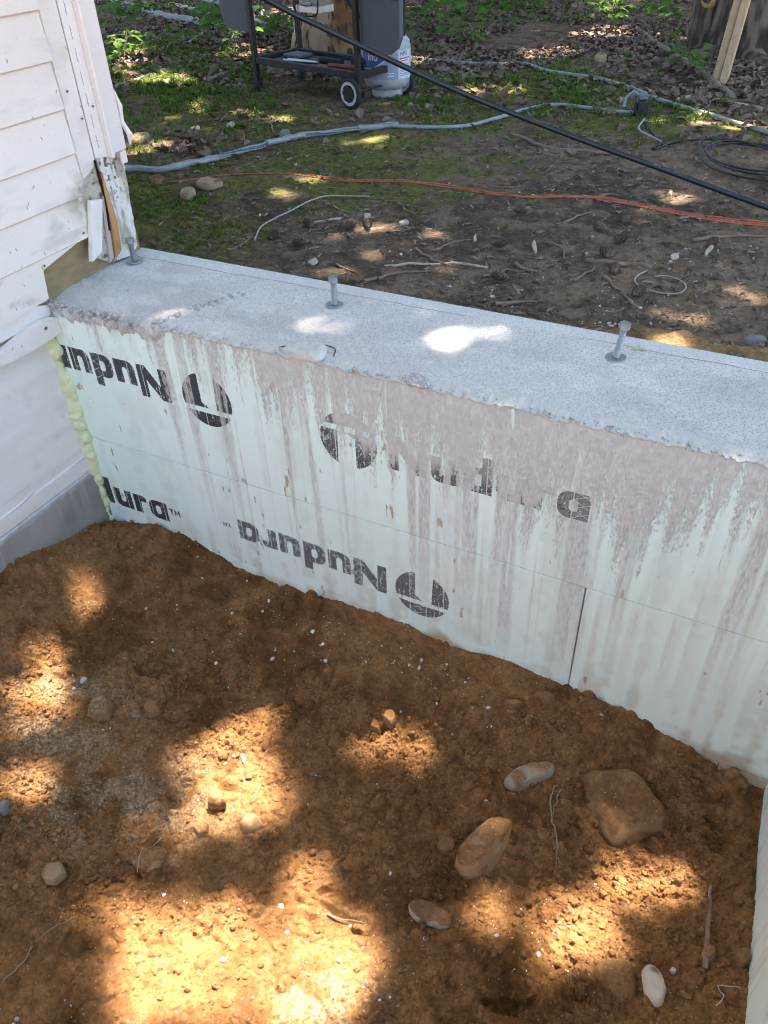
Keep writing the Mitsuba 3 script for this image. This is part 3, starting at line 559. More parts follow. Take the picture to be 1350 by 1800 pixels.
def groove(path, w, dep, lip=.5):
    global Z
    path = spline([(q[0], q[1], 0) for q in path], .01)[:, :2]; lo, hi = path.min(0) - .08, path.max(0) + .08
    i0, i1 = np.searchsorted(pys, lo[1]), np.searchsorted(pys, hi[1]); j0, j1 = np.searchsorted(pxs, lo[0]), np.searchsorted(pxs, hi[0])
    xx, yy = X[i0:i1, j0:j1], Y[i0:i1, j0:j1]; d = np.full(xx.shape, 9.); side = np.zeros(xx.shape)
    wob = (meshkit.fbm(np.stack([xx, yy, 0 * xx], -1) * 25, 2, 5) - .5) * .02
    for k in range(len(path) - 1):
        a, b = path[k], path[k + 1]; t = b - a; L = np.linalg.norm(t); t /= L; s = np.clip((xx - a[0]) * t[0] + (yy - a[1]) * t[1], 0, L)
        q = np.hypot(xx - a[0] - t[0] * s, yy - a[1] - t[1] * s); nearer = q < d
        side = np.where(nearer, (xx - a[0]) * -t[1] + (yy - a[1]) * t[0], side); d = np.minimum(d, q)
    sd = np.sign(side) * d + wob
    Z[i0:i1, j0:j1] += -dep * np.exp(-(np.minimum(sd, 0) / (w * 2.2))**2) * (sd < 0) - dep * np.exp(-(sd / (w * .5))**2) * (sd >= 0) + dep * lip * np.exp(-((sd - w * 1.2) / w)**2)
for path, w, dep in (([(0.4261,-0.1748,-0.8475),(0.5583,-0.1695,-0.8632),(0.6983,-0.165,-0.8722),(0.8638,-0.1446,-0.8676),(0.9532,-0.1342,-0.8638)], .016, .016), ([(0.4785,0.0056,-0.7945),(0.5567,-0.0008,-0.807),(0.709,-0.0121,-0.8197)], .012, .010), ([(0.1143,-0.1178,-0.772),(0.2487,-0.2233,-0.825),(0.3566,-0.3019,-0.8775)], .012, .012), ([(0.2104,-0.0318,-0.7559),(0.3425,-0.0641,-0.7895),(0.4224,-0.0555,-0.8019)], .012, .012),
                     ([(0.8695,-0.0134,-0.8221),(1.103,-0.0287,-0.8208),(1.244,-0.0276,-0.8254),(1.299,-0.0373,-0.8233)], .014, .012), ([(1.308,-0.0585,-0.8319),(1.435,-0.0861,-0.8531),(1.532,-0.0883,-0.8681),(1.647,-0.0581,-0.8742)], .02, .016), ([(1.211,-0.744,-0.9508),(1.259,-0.7484,-0.952),(1.328,-0.7415,-0.9532)], .008, .008), ([(0.9256,-0.8991,-0.9357),(1.003,-0.916,-0.9381),(1.084,-0.9215,-0.9416)], .006, .004), ([(1.291,-0.2491,-0.9123),(1.35,-0.2705,-0.9234),(1.404,-0.2854,-0.9313)], .010, .012),
                     ([(0.7217,-0.3576,-0.9233),(0.8776,-0.3009,-0.9149),(1.012,-0.2791,-0.9149)], .018, .010), ([(1.705,-0.0248,-0.8685),(1.816,-0.0234,-0.8762),(1.939,-0.0232,-0.9224)], .014, .010)): groove(path, w, dep * 1.5)
# clods
CLD = np.zeros_like(X)
rng = np.random.default_rng(11)
def stamp(x, y, r, hk, seed):
    j0, j1 = np.searchsorted(pxs, x - r), np.searchsorted(pxs, x + r); i0, i1 = np.searchsorted(pys, y - r), np.searchsorted(pys, y + r)
    if j1 - j0 < 1 or i1 - i0 < 1: return
    xx, yy = X[i0:i1, j0:j1] - x, Y[i0:i1, j0:j1] - y; c, s = math.cos(seed), math.sin(seed); e = 1 + .5 * math.sin(seed * 7)
    u, v = (c * xx + s * yy) * e, (-s * xx + c * yy)
    q = np.maximum(np.abs(u) * .35 + np.sqrt(u * u + v * v) * .78, 0) / r
    CLD[i0:i1, j0:j1] = np.maximum(CLD[i0:i1, j0:j1], np.clip(1 - q**2.2, 0, None)**.55 * r * hk)
ZR = rgh
def rough_at(x, y): return ZR[min(np.searchsorted(pys, y), len(pys) - 1), min(np.searchsorted(pxs, x), len(pxs) - 1)]
n = 0
for k in range(52000):
    x, y = rng.uniform(-.03, 2.085), rng.uniform(-1.33, .0)
    R_ = rough_at(x, y)
    if rng.random() > R_ * R_ * .9 + .06: continue
    r = min(.0040 * (1 - rng.random()) ** -.40, .021); stamp(x, y, r, rng.uniform(.7, 1.25), rng.uniform(0, 6.3))
Z += CLD
Z += (meshkit.noise(Q * 170, 3) - .5) * .0042 * (.35 + rgh) + (meshkit.noise(Q * 290, 4) - .5) * .0026
Z = Z + np.where(Y < -3, .62 * sstep(-3.0, -4.2, Y), 0)
PITZ = Z
def pit_h(x, y): return float(bilerp(pxs, pys, PITZ, [x], [y])[0])
floor = new_key('dug_soil'); scene[floor] = mikit.ply(grid_mesh(pxs, pys, Z), 'mat_soil', True)
labels[floor] = {'label': 'brown loose soil on the floor of the dug pit', 'kind': 'structure'}

# white grit and clods lying loose
def scatter(meshes, pts, rs, rng):
    """many small copies in one mesh"""
    V, Fc, at = [], [], 0
    for k, (q, r) in enumerate(zip(pts, rs)):
        m = meshes[rng.integers(len(meshes))]; A_ = trimesh.transformations.random_rotation_matrix(rng.random(3))[:3, :3]
        V.append((m.vertices * r) @ A_.T + q); Fc.append(m.faces + at); at += len(m.vertices)
    return trimesh.Trimesh(np.vstack(V), np.vstack(Fc), process=False)
bits = [stone((1, .8, .6), s, sub=1, lump=.3) for s in range(8)]
mat('white_grit', lambda p, n, uv: mix((.33, .28, .23), (.62, .58, .53), cell_rand(p.x * 90, p.y * 90, 3.)), .8)
pts, rs = [], []
CL = [(0.5536,-0.162,-0.86),(0.6167,-0.1641,-0.8665),(0.8393,-0.1353,-0.8643),(0.8471,-0.1146,-0.8568),(0.8287,-0.0991,-0.8512),(0.6939,-0.1241,-0.8573),(0.7958,-0.1954,-0.8859),(1.086,-0.0684,-0.8372),(1.077,-0.0879,-0.8455),(1.133,-0.0926,-0.8488),(0.984,-0.0856,-0.8448),(0.7509,-0.3136,-0.9194),(1.203,-0.0921,-0.8498),(1.325,-0.0987,-0.8506),(0.5744,-0.2573,-0.8936),(0.3877,-0.2272,-0.8603),(0.2714,-0.2106,-0.8268),(0.6565,-0.0619,-0.8338),(1.667,-0.6004,-0.9422),(1.704,-0.5971,-0.9382),(1.579,-0.6136,-0.9484),(1.744,-0.6459,-0.929),(1.292,-0.8074,-0.9519),(1.349,-0.8571,-0.9514),(1.371,-0.8206,-0.9522),(1.178,-0.9058,-0.9462),(1.727,-0.4565,-0.9457),(0.2388,-0.5779,-0.8726),(0.2236,-0.3437,-0.8482),(0.1967,-0.3335,-0.8328),(1.201,-0.8267,-0.9493)]
for c in CL:
    for k in range(rng.integers(4, 13)):
        pts.append((c[0] + rng.normal() * .05, c[1] + rng.normal() * .035)); rs.append(.0016 * (1 - rng.random()) ** -.45)
for k in range(420): pts.append((rng.uniform(.0, 2.06), rng.uniform(-1.3, -.02))); rs.append(min(.0012 * (1 - rng.random()) ** -.45, .006))
pts = [(x, y, pit_h(x, y) + r * .35) for (x, y), r in zip(pts, rs)]
g = thing('white_grit', 'small white grit scattered over the brown soil', kind='stuff'); put(g, scatter(bits, pts, np.minimum(rs, .008), rng), 'white_grit')
grains = []
for s_ in range(12):
    gm = trimesh.creation.icosahedron(); gm.vertices *= np.random.default_rng(s_).uniform(.65, 1.15, (12, 1)) * np.array([1, .85, .75]); grains.append(gm)
pts, rs = [], []
for k in range(90000):
    x, y = rng.uniform(-.02, 2.07), rng.uniform(-1.32, -.004); R_ = rough_at(x, y)
    if rng.random() > .42 * R_ * R_ + .03: continue
    r = min(.0027 * (1 - rng.random()) ** -.36, .011); pts.append((x, y)); rs.append(r)
pz = bilerp(pxs, pys, PITZ, [q[0] for q in pts], [q[1] for q in pts]); pts = [(q[0], q[1], z_ + r * .35) for q, z_, r in zip(pts, pz, rs)]
mat('clod', soil_col, .95, soil_bump, .0022, spec=.1)
g = thing('soil_crumbs', 'loose brown soil crumbs and small clods over the pit floor', kind='stuff'); put(g, scatter(grains, pts, rs, rng), 'clod')

# stones
def stone_mat(name, c1, c2, dust, f=30.):
    def col(p, n, uv):
        c = mix(c1, c2, fbm(p.x * f, p.y * f, p.z * f, 3)); d = smoothstep(.5 - dust, .62 - dust, fbm(p.x * 20 + 3, p.y * 20, p.z * 20, 3) + .22 * (n.z - .6))
        return mix(c, soil_col(p, n, uv), d * .92)
    mat(name, col, .85, lambda p, n, uv: fbm(p.x * 190, p.y * 190, p.z * 190, 3), .0022, spec=.2)
stone_mat('brown_stone', (.17, .100, .047), (.25, .155, .078), .13)
stone_mat('dusty_stone', (.24, .155, .08), (.32, .21, .115), .14)
stone_mat('pale_stone', (.44, .36, .27), (.60, .52, .42), -.18)
stone_mat('shard_stone', (.24, .19, .14), (.38, .31, .235), .085)
stone_mat('grey_stone', (.13, .13, .13), (.22, .22, .21), -.15)
def rock(outline, h, sink, label, m, seed, top=.86, tilt=(0, 0), amp=.004):
    o = [(q[0], q[1]) for q in outline]; c = np.mean(o, 0); k = thing('rock', label, 'stone')
    put(k, hull_stone(o, pit_h(*c) - sink, h, seed, top, tilt, amp), m, 35); return k
rock([(1.639,-0.1996,-0.9253),(1.667,-0.162,-0.9179),(1.774,-0.1131,-0.914),(1.811,-0.138,-0.9299),(1.892,-0.1975,-0.9522),(1.89,-0.2294,-0.9502),(1.829,-0.2746,-0.9511),(1.783,-0.3193,-0.9518),(1.75,-0.2887,-0.9539),(1.695,-0.2493,-0.9467)], .085, .036, 'big flat brown stone in the pit near the right wall', 'brown_stone', 1, .88, (.05, .20), .013)
rock([(1.489,-0.2963,-0.9344),(1.5,-0.2525,-0.9248),(1.546,-0.2095,-0.9155),(1.593,-0.1919,-0.9157),(1.599,-0.2196,-0.9247),(1.565,-0.2618,-0.9313),(1.528,-0.3057,-0.9374)], .05, .020, 'half buried stone with a pale bare rim, just left of the big flat stone', 'shard_stone', 2, .75)
rock([(1.489,-0.4639,-0.9501),(1.504,-0.419,-0.9483),(1.555,-0.4003,-0.9482),(1.562,-0.4315,-0.9495),(1.543,-0.4919,-0.9502),(1.54,-0.5311,-0.9506),(1.509,-0.5605,-0.9516),(1.474,-0.5625,-0.9523),(1.449,-0.5371,-0.9521)], .105, .012, 'dusty brown wedge shaped stone left below the big flat stone', 'dusty_stone', 3, .74, (0, .1), .013)
rock([(1.4,-0.6597,-0.9536),(1.417,-0.643,-0.9534),(1.468,-0.6407,-0.9526),(1.501,-0.6391,-0.9516),(1.51,-0.6734,-0.9508),(1.465,-0.6705,-0.9525),(1.439,-0.6912,-0.953),(1.413,-0.6815,-0.9534)], .030, .004, 'thin pale grey stone shard, pointed and half dusted, below the wedge shaped stone', 'shard_stone', 4, .9, (0, 0), .003)
rock([(1.898,-0.6001,-0.8923),(1.912,-0.5862,-0.8891),(1.937,-0.594,-0.8784),(1.954,-0.6184,-0.8676),(1.952,-0.6531,-0.8623),(1.938,-0.6623,-0.8675),(1.915,-0.6476,-0.8797)], .046, .004, 'pale cream pebble shaped stone in the lower right of the pit', 'pale_stone', 5, .7)
rock([(1.807,-0.6131,-0.9185),(1.841,-0.5826,-0.9131),(1.875,-0.5692,-0.9043),(1.899,-0.61,-0.8907),(1.913,-0.678,-0.8774),(1.879,-0.7014,-0.8896),(1.833,-0.6716,-0.9068)], .05, .018, 'brown half buried stone directly left of the cream stone', 'brown_stone', 6, .8)
rock([(0.7323,-0.8633,-0.9272),(0.7314,-0.8443,-0.9279),(0.7567,-0.8372,-0.9297),(0.7775,-0.8164,-0.9315),(0.8223,-0.7992,-0.9343),(0.8381,-0.8357,-0.9341),(0.8318,-0.8733,-0.9325),(0.8027,-0.881,-0.9308)], .034, .014, 'heart shaped flat stone in the lower left of the pit', 'dusty_stone', 7, .85)
rock([(0.8446,-0.6702,-0.9366),(0.8298,-0.6161,-0.9354),(0.886,-0.6452,-0.9386),(0.876,-0.6677,-0.9382)], .05, .006, 'small pointed upright tan stone in a sun patch', 'dusty_stone', 8, .5)
rock([(0.9378,-0.6698,-0.9411),(0.9373,-0.6395,-0.9409),(0.9644,-0.629,-0.942),(0.9947,-0.644,-0.9433),(0.9863,-0.6715,-0.9431),(0.9597,-0.6819,-0.942)], .034, .006, 'small brown stone right below the pointed tan stone', 'dusty_stone', 9)
rock([(0.8417,-0.7314,-0.9363),(0.8447,-0.7079,-0.9366),(0.8709,-0.701,-0.9379),(0.8845,-0.7241,-0.9384),(0.8676,-0.7428,-0.9374)], .028, .006, 'small brown stone left below the pointed tan stone', 'dusty_stone', 10)
rock([(0.3961,-0.6062,-0.9086),(0.3811,-0.5717,-0.9076),(0.4032,-0.5445,-0.9118),(0.4391,-0.5536,-0.9164),(0.4584,-0.5895,-0.9179),(0.4274,-0.6124,-0.9132)], .045, .012, 'round brown stone beside the pale sandy patch', 'brown_stone', 11)
rock([(0.5071,-0.5155,-0.9229),(0.5042,-0.4873,-0.922),(0.5345,-0.48,-0.9238),(0.5588,-0.5052,-0.9259),(0.5431,-0.5301,-0.9254)], .030, .006, 'small round stone right of the sandy patch', 'brown_stone', 12)
rock([(0.4752,-0.5372,-0.9204),(0.4801,-0.5217,-0.9207),(0.5002,-0.5192,-0.9224),(0.5085,-0.5317,-0.9231),(0.4918,-0.545,-0.9218)], .014, .003, 'small oval pebble between two round brown stones', 'shard_stone', 13)
rock([(1.144,-0.2823,-0.9218),(1.139,-0.2586,-0.9161),(1.159,-0.2486,-0.912),(1.177,-0.2651,-0.916),(1.173,-0.2904,-0.9225)], .036, .004, 'round dark pebble in a small hollow at the middle of the pit', 'brown_stone', 14)
rock([(1.11,-0.2962,-0.9254),(1.104,-0.2678,-0.921),(1.126,-0.2667,-0.9193),(1.141,-0.2959,-0.9247)], .024, .006, 'smaller pebble touching the round dark pebble', 'brown_stone', 15)
rock([(0.4226,-0.9318,-0.8765),(0.4103,-0.913,-0.8756),(0.4231,-0.8981,-0.881),(0.443,-0.921,-0.883),(0.4373,-0.9359,-0.8797)], .030, .004, 'smooth grey pebble at the left edge of the pit', 'grey_stone', 16)
rock([(0.611,-0.9948,-0.9084),(0.6057,-0.9666,-0.9093),(0.6355,-0.9492,-0.9142),(0.6658,-0.9664,-0.9167),(0.6607,-0.9967,-0.9147),(0.6351,-1.005,-0.9111)], .036, .012, 'dusty round stone at lower left below the grey pebble', 'dusty_stone', 17)
rock([(1.983,-0.0267,-0.9436),(1.991,-0.0063,-0.9416),(2.012,0.0012,-0.9427),(2.02,-0.0143,-0.9466),(2.002,-0.0329,-0.9477)], .034, .006, 'brown pebble at the foot of the foam wall in the right corner', 'brown_stone', 18)
rock([(1.412,-0.1103,-0.8619),(1.423,-0.097,-0.8567),(1.459,-0.0848,-0.8559),(1.472,-0.0908,-0.8604),(1.445,-0.1115,-0.8661)], .030, .010, 'brown stone under the upright joint of the foam wall, left of two', 'brown_stone', 19)
rock([(1.484,-0.0796,-0.8573),(1.497,-0.0583,-0.8507),(1.531,-0.0517,-0.8537),(1.547,-0.0599,-0.8594),(1.515,-0.0841,-0.8638)], .034, .010, 'brown stone under the upright joint of the foam wall, right of two', 'brown_stone', 20)
rock([(1.998,-0.5294,-0.8582),(2.004,-0.5145,-0.8573),(2.02,-0.515,-0.8492),(2.022,-0.5327,-0.8453),(2.007,-0.5421,-0.8514)], .030, .006, 'tan pebble behind the upright stick', 'dusty_stone', 21)
rock([(1.947,-0.5779,-0.8764),(1.954,-0.5681,-0.8747),(1.965,-0.5721,-0.8693),(1.96,-0.5835,-0.87)], .016, .003, 'little pale pebble beside the cream stone', 'pale_stone', 22)
rock([(2.054,-0.5229,-0.832),(2.061,-0.4995,-0.8328),(2.081,-0.4954,-0.8259),(2.084,-0.5189,-0.8206),(2.07,-0.5381,-0.8221)], .034, .008, 'brown stone against the right wall below the stick', 'brown_stone', 23)
rock([(1.399,-0.5074,-0.9512),(1.403,-0.4736,-0.9499),(1.434,-0.4682,-0.95),(1.445,-0.5006,-0.9512),(1.426,-0.5176,-0.9517)], .018, .010, 'sunken flat stone left of the wedge shaped stone', 'brown_stone', 24)
rock([(0.9701,-1.038,-0.9303),(0.9551,-1.009,-0.9314),(0.9612,-1.004,-0.9319),(0.977,-1.024,-0.9311),(0.9811,-1.04,-0.9303)], .012, .004, 'slim tan pebble lying in the lower sun patch', 'dusty_stone', 25)
rock([(1.087,-0.9555,-0.9402),(1.094,-0.9441,-0.9411),(1.103,-0.9445,-0.9415),(1.1,-0.9557,-0.9408)], .009, .002, 'tiny tan pebble in the lower sun patch', 'pale_stone', 26)
rock([(0.2968,-0.5331,-0.8917),(0.2966,-0.5147,-0.892),(0.3116,-0.5135,-0.8956),(0.3093,-0.5382,-0.8945)], .010, .002, 'little white stone near the left sun patch', 'pale_stone', 27)
rock([(0.8547,-0.5294,-0.9359),(0.8348,-0.5111,-0.9347),(0.8368,-0.5006,-0.9346),(0.8561,-0.5156,-0.9357)], .012, .002, 'narrow pale sliver of stone in the middle sun patch', 'pale_stone', 28)
# twigs and roots
mat('twig', wood_tex((.16, .10, .065), (.30, .215, .15), 'x', 60, 9), .85)
mat('pale_twig', wood_tex((.36, .28, .20), (.56, .47, .37), 'x', 60, 9), .8)
def strand(path, r, hgt=.004, step=.012, wob=.002, seed=0, h=pit_h):
    q = spline([(a[0], a[1], 0) for a in path], step); z = np.array([h(x, y) for x, y in q[:, :2]])
    for _ in range(3): z = np.maximum(z, np.r_[z[:1], .5 * (z[:-2] + z[2:]), z[-1:]])
    rg = np.random.default_rng(seed); q[:, 2] = z + hgt; q += rg.normal(size=q.shape) * wob * np.array([1, 1, .3]); t = np.linspace(0, 1, len(q))
    return tube(q, r * (1 - .55 * t), 6)
st = thing('stick', 'straight bare stick lying in the pit beside the right wall', 'stick')
put(st, strand([(2.01,-0.5567,-0.8477),(2.005,-0.4845,-0.8612),(2.003,-0.414,-0.8745),(2.001,-0.3442,-0.894)], .0062, .012, .02, .001, 1), 'twig', 40)
rt = thing('root', 'thin forked root lying left of the big flat stone', 'root')
put(rt, cat_meshes([strand([(1.614,-0.2379,-0.9314),(1.612,-0.2854,-0.9403),(1.64,-0.3426,-0.9483),(1.665,-0.3936,-0.9502),(1.677,-0.4578,-0.9484)], .0028, .004, .01, .0015, 2), strand([(1.625,-0.2432,-0.9342),(1.626,-0.299,-0.9435),(1.629,-0.3166,-0.9456)], .0022, .004, .01, .001, 3), strand([(1.658,-0.3972,-0.9501),(1.683,-0.3526,-0.9506),(1.7,-0.3362,-0.9512)], .0012, .003, .01, .002, 4), strand([(1.64,-0.3587,-0.949),(1.619,-0.4165,-0.9498),(1.604,-0.4549,-0.9498)], .001, .003, .01, .002, 5)]), 'twig', 40)
rt = thing('root', 'pale curved grass root at the lower left of the pit', 'root')
put(rt, cat_meshes([strand([(0.7042,-1.203,-0.9113),(0.7147,-1.151,-0.9144),(0.7091,-1.105,-0.9155),(0.7192,-1.065,-0.9178),(0.7525,-1.022,-0.9221)], .0022, .003, .01, .002, 6), strand([(0.7115,-1.124,-0.9151),(0.7012,-1.089,-0.9153),(0.69,-1.075,-0.9147)], .0010, .003, .01, .001, 7)]), 'twig', 40)
rt = thing('root', 'fine pale root crossing the heart shaped stone', 'root')
put(rt, cat_meshes([strand([(0.7902,-0.8563,-0.931),(0.7909,-0.8158,-0.9322),(0.7987,-0.7871,-0.9333)], .0013, .018, .01, .001, 8), strand([(0.7992,-0.8829,-0.9305),(0.7832,-0.852,-0.9307),(0.7786,-0.8385,-0.9309)], .001, .016, .01, .001, 9)]), 'pale_twig', 40)
rt = thing('root', 'fine pale curled root at lower right below the stick', 'root')
put(rt, cat_meshes([strand([(2.038,-0.6307,-0.8156),(2.045,-0.6082,-0.8167),(2.034,-0.5926,-0.8269),(2.054,-0.589,-0.8165),(2.072,-0.5778,-0.811)], .0014, .003, .008, .002, 10)]), 'pale_twig', 40)
st = thing('stick', 'short brown splinter lying across the broken crust in the lower sun patch', 'stick')
put(st, strand([(1.243,-0.7605,-0.9515),(1.278,-0.7569,-0.9524),(1.33,-0.7447,-0.9532)], .003, .005, .02, .001, 11), 'twig', 40)

# ---------------------------------------------------------------- the yard behind the wall
MOSS = [(-0.3673,2.254,-0.3,0.7128,0.2734,0.2683,-0.4771), (-1.427,2.919,-0.3,0.6472,0.2304,0.3753,-0.5409), (-0.5874,1.277,-0.3,0.3536,0.1439,0.2028,-0.2606), (-2.866,3.993,-0.3,0.5778,0.1831,0.5886,-0.7318), (-0.3828,4.375,-0.3,0.7086,0.2321,0.3011,-0.7807), (0.6684,3.665,-0.3,0.3966,0.1412,0.0989,-0.3877), (-0.5729,2.75,-0.3,0.5166,0.1903,0.1383,-0.2525), (-0.5879,2.169,-0.3,0.305,0.117,0.1321,-0.2122), (-0.2058,3.354,-0.3,0.2877,0.1024,0.1168,-0.2753), (0.2656,4.226,-0.3,0.4125,0.1391,0.1162,-0.3938), (-1.13,1.658,-0.3,0.1625,0.0636,0.1827,-0.2174), (1.345,3.771,-0.3,0.1728,0.0622,0.0316,-0.227)]
def yard_h(x, y):
    x, y = np.broadcast_arrays(np.asarray(x, float), np.asarray(y, float)); q = np.stack([x, y, 0 * x], -1)
    h = -.30 + (meshkit.fbm(q * .8, 3, 2) - .5) * .05 + (meshkit.fbm(q * 6, 3, 3) - .5) * .022
    w = .05 * (meshkit.fbm(q * 5, 3, 8) - .5) + .03 * (meshkit.fbm(q * 14, 2, 6) - .5)
    far = np.hypot(x, y - 4); h = h * 1.0 + .25 * sstep(20, 60, far)
    tr = sstep(1.10, 1.34, x + w) * sstep(.86, .70, y + w)
    h = h - .20 * tr - .05 * sstep(.60, .46, y + w) * (1 - tr) + .05 * np.exp(-((y + w - .95) / .10)**2) * sstep(1.2, 1.5, x)
    return h
def yh(x, y): return float(yard_h(np.array([x]), np.array([y]))[0])
gx = axis([np.arange(-60, -9, 3.), np.arange(-9, -2, .05), np.arange(-2, 2.9, .0115), np.arange(2.9, 6, .05), np.arange(6, 60, 3.)])
gy = axis([np.arange(.405, 2.6, .0115), np.arange(2.6, 5, .022), np.arange(5, 11, .045), np.arange(11, 90, 3.)])
GX, GY = np.meshgrid(gx, gy); GZ = yard_h(GX, GY)
QG = np.stack([GX, GY, 0 * GX], -1); near = sstep(6, 3, GY)
GZ += near * ((meshkit.fbm(QG * 40, 3, 4) - .5) * .014 + (meshkit.noise(QG * 75, 5) - .5) * .006)
bank = sstep(1.2, 1.4, GX) * sstep(1.15, .95, GY); GZ += bank * ((meshkit.fbm(QG * 16, 4, 14) - .5) * .05)
def yard_col(p, n, uv):
    a = fbm(p.x * 3, p.y * 3, 0., 3); b = fbm(p.x * 26, p.y * 26, 1., 4); g = noise(p.x * 260, p.y * 260, p.z * 260); h = noise(p.x * 90, p.y * 90, 4.)
    c = mix((.078, .056, .038), (.175, .120, .078), smoothstep(.3, .7, .5 * a + .5 * b))
    c = mix(c, (.21, .145, .095), smoothstep(.55, .7, fbm(p.x * 11, p.y * 11, 9., 3)) * .6)
    m = mi.Float(0)
    for z in MOSS: m = dr.maximum(m, zone_dr(p, z))
    mm = smoothstep(.33, .62, fbm(p.x * 9, p.y * 9, 3., 4) * .75 + .46 * m - .10) * smoothstep(.10, .5, m + .35 * a)
    c = mix(c, mix((.062, .068, .016), (.155, .15, .038), b), mm * .85)
    sub = smoothstep(1.02, 1.22, p.x + .25 * (a - .5)) * smoothstep(1.10, .86, p.y + .18 * (fbm(p.x * 12, p.y * 12, 5., 3) - .5)) + smoothstep(.56, .47, p.y + .08 * (b - .5)) * .9 * smoothstep(.1, .5, p.x)
    o = mix((.20, .115, .045), (.34, .205, .095), b); c = mix(c, o, dr.clip(sub, 0, 1) * .93)
    f1, f2, w = voronoi(p.x * 75, p.y * 75)
    c = mix(c, (.30, .26, .22), (1 - smoothstep(.08, .2, f1)) * smoothstep(.90, .95, w) * .8)
    return c * (.55 + .55 * g + .4 * h)
mat('yard_soil', yard_col, .95, lambda p, n, uv: noise(p.x * 240, p.y * 240, p.z * 240) + noise(p.x * 90, p.y * 90, p.z * 90), .004, spec=.08)
yard = new_key('yard_ground'); scene[yard] = mikit.ply(grid_mesh(gx, gy, GZ), 'mat_yard_soil', True); labels[yard] = {'label': 'dark mossy yard soil behind the wall, littered with twigs', 'kind': 'structure'}
og = new_key('outer_ground')
scene[og] = mikit.ply(cat_meshes([trimesh.Trimesh([(2.43, -60, -.3), (60, -60, -.3), (60, .4, -.3), (2.43, .4, -.3)], [(0, 1, 2), (0, 2, 3)], process=False), trimesh.Trimesh([(-60, -60, -.3), (2.43, -60, -.3), (2.43, -4.39, -.3), (-60, -4.39, -.3)], [(0, 1, 2), (0, 2, 3)], process=False), trimesh.Trimesh([(-60, -4.39, -.302), (-.4, -4.39, -.302), (-.4, .41, -.302), (-60, .41, -.302)], [(0, 1, 2), (0, 2, 3)], process=False)]), 'mat_yard_soil')
labels[og] = {'label': 'bare ground around the house and the pit', 'kind': 'structure'}
def gpath(pts, lift=0.): return [(q[0], q[1]) for q in pts]

# ---- litter, grass, chips
rng = np.random.default_rng(21)
def litter_col(p, n, uv):
    a = cell_rand(p.x * 16, p.y * 16, 3.); b = noise(p.x * 60, p.y * 60, p.z * 60)
    return mix(mix((.085, .052, .036), (.26, .175, .13), a * .6 + b * .4), (.36, .29, .24), smoothstep(.93, .99, cell_rand(p.x * 19, p.y * 19, 8.)) * .6)
mat('leaf_litter', litter_col, .7)
def curled(seed):
    m = leaf_shape(1., .62, seed, .3); v = m.vertices.copy(); rg = np.random.default_rng(seed); v[:, 2] += rg.uniform(-.5, .5) * (v[:, 1])**2 * 3 + rg.uniform(-.25, .25) * v[:, 0] * v[:, 1] * 2; v[:, 0] -= .5; m.vertices = v; return m
CUR = [curled(s) for s in range(14)]
def scatter_flat(meshes, pts, rs, rng, tilt=.35):
    V, Fc, at = [], [], 0
    for (x, y, z), r in zip(pts, rs):
        m = meshes[rng.integers(len(meshes))]; A_ = trimesh.transformations.euler_matrix(rng.normal() * tilt, rng.normal() * tilt, rng.uniform(0, 6.3))[:3, :3]
        V.append((m.vertices * r) @ A_.T + (x, y, z)); Fc.append(m.faces + at); at += len(m.vertices)
    return trimesh.Trimesh(np.vstack(V), np.vstack(Fc), process=False)
LIT = [(-3.556,5.092,-0.3,0.9467,0.2698,0.7819,-1.005), (-3.406,5.772,-0.3,1.108,0.2986,1.02,-1.47), (-2.267,6.779,-0.3,1.451,0.3655,0.8432,-1.716), (-0.3905,6.281,-0.3,1.386,0.3844,0.4026,-1.338), (1.129,5.06,-0.3,0.317,0.1022,0.15,-1.041), (-1.355,2.214,-0.3,0.2132,0.0799,0.233,-0.2961), (-1.157,7.835,-0.3,2.262,0.5244,0.5211,-1.577)]
pts, rs = [], []
xy = np.c_[rng.uniform(-8.5, 2.2, 90000), rng.uniform(2.2, 10.5, 90000)]
dens = np.clip(sum(zone_np(xy[:, 0], xy[:, 1], z) for z in LIT), 0, 1); dens = np.maximum(dens, .85 * sstep(5.0, 6.4, xy[:, 1])); dens = np.maximum(dens, .010)
dens *= sstep(.33, .55, meshkit.fbm(np.c_[xy * 1.3, xy[:, 0] * 0], 3, 3))
keep = rng.random(len(xy)) < dens * .75; xy = xy[keep]; hz = yard_h(xy[:, 0], xy[:, 1])
ll = thing('leaf_litter', 'dry brown fallen leaves over the ground at the top of the picture', kind='stuff')
put(ll, scatter_flat(CUR, np.c_[xy, hz + .008 + .014 * rng.random(len(xy))], rng.uniform(.035, .085, len(xy)), rng), 'leaf_litter')
def blade_clump(seed, n=9):
    rg = np.random.default_rng(seed); V, Fc = [], []
    for k in range(n):
        a = rg.uniform(0, 6.3); l = rg.uniform(.5, 1.); w = rg.uniform(.035, .07); ln = rg.uniform(.2, .9); b0 = rg.normal(size=2) * .16; d = np.array([math.cos(a), math.sin(a)]); s = np.array([-d[1], d[0]]) * w
        P_ = [b0 - s, b0 + s, b0 + d * ln * .45 * l + s * .8, b0 + d * ln * .45 * l - s * .8, b0 + d * ln * l]; z = [0, 0, .62 * l, .62 * l, l * (1 - .45 * ln)]
        i = len(V); V += [(q[0], q[1], zz) for q, zz in zip(P_, z)]; Fc += [(i, i + 1, i + 2), (i, i + 2, i + 3), (i + 3, i + 2, i + 4)]
    return trimesh.Trimesh(V, Fc, process=False)
CLUMP = [blade_clump(s) for s in range(10)]
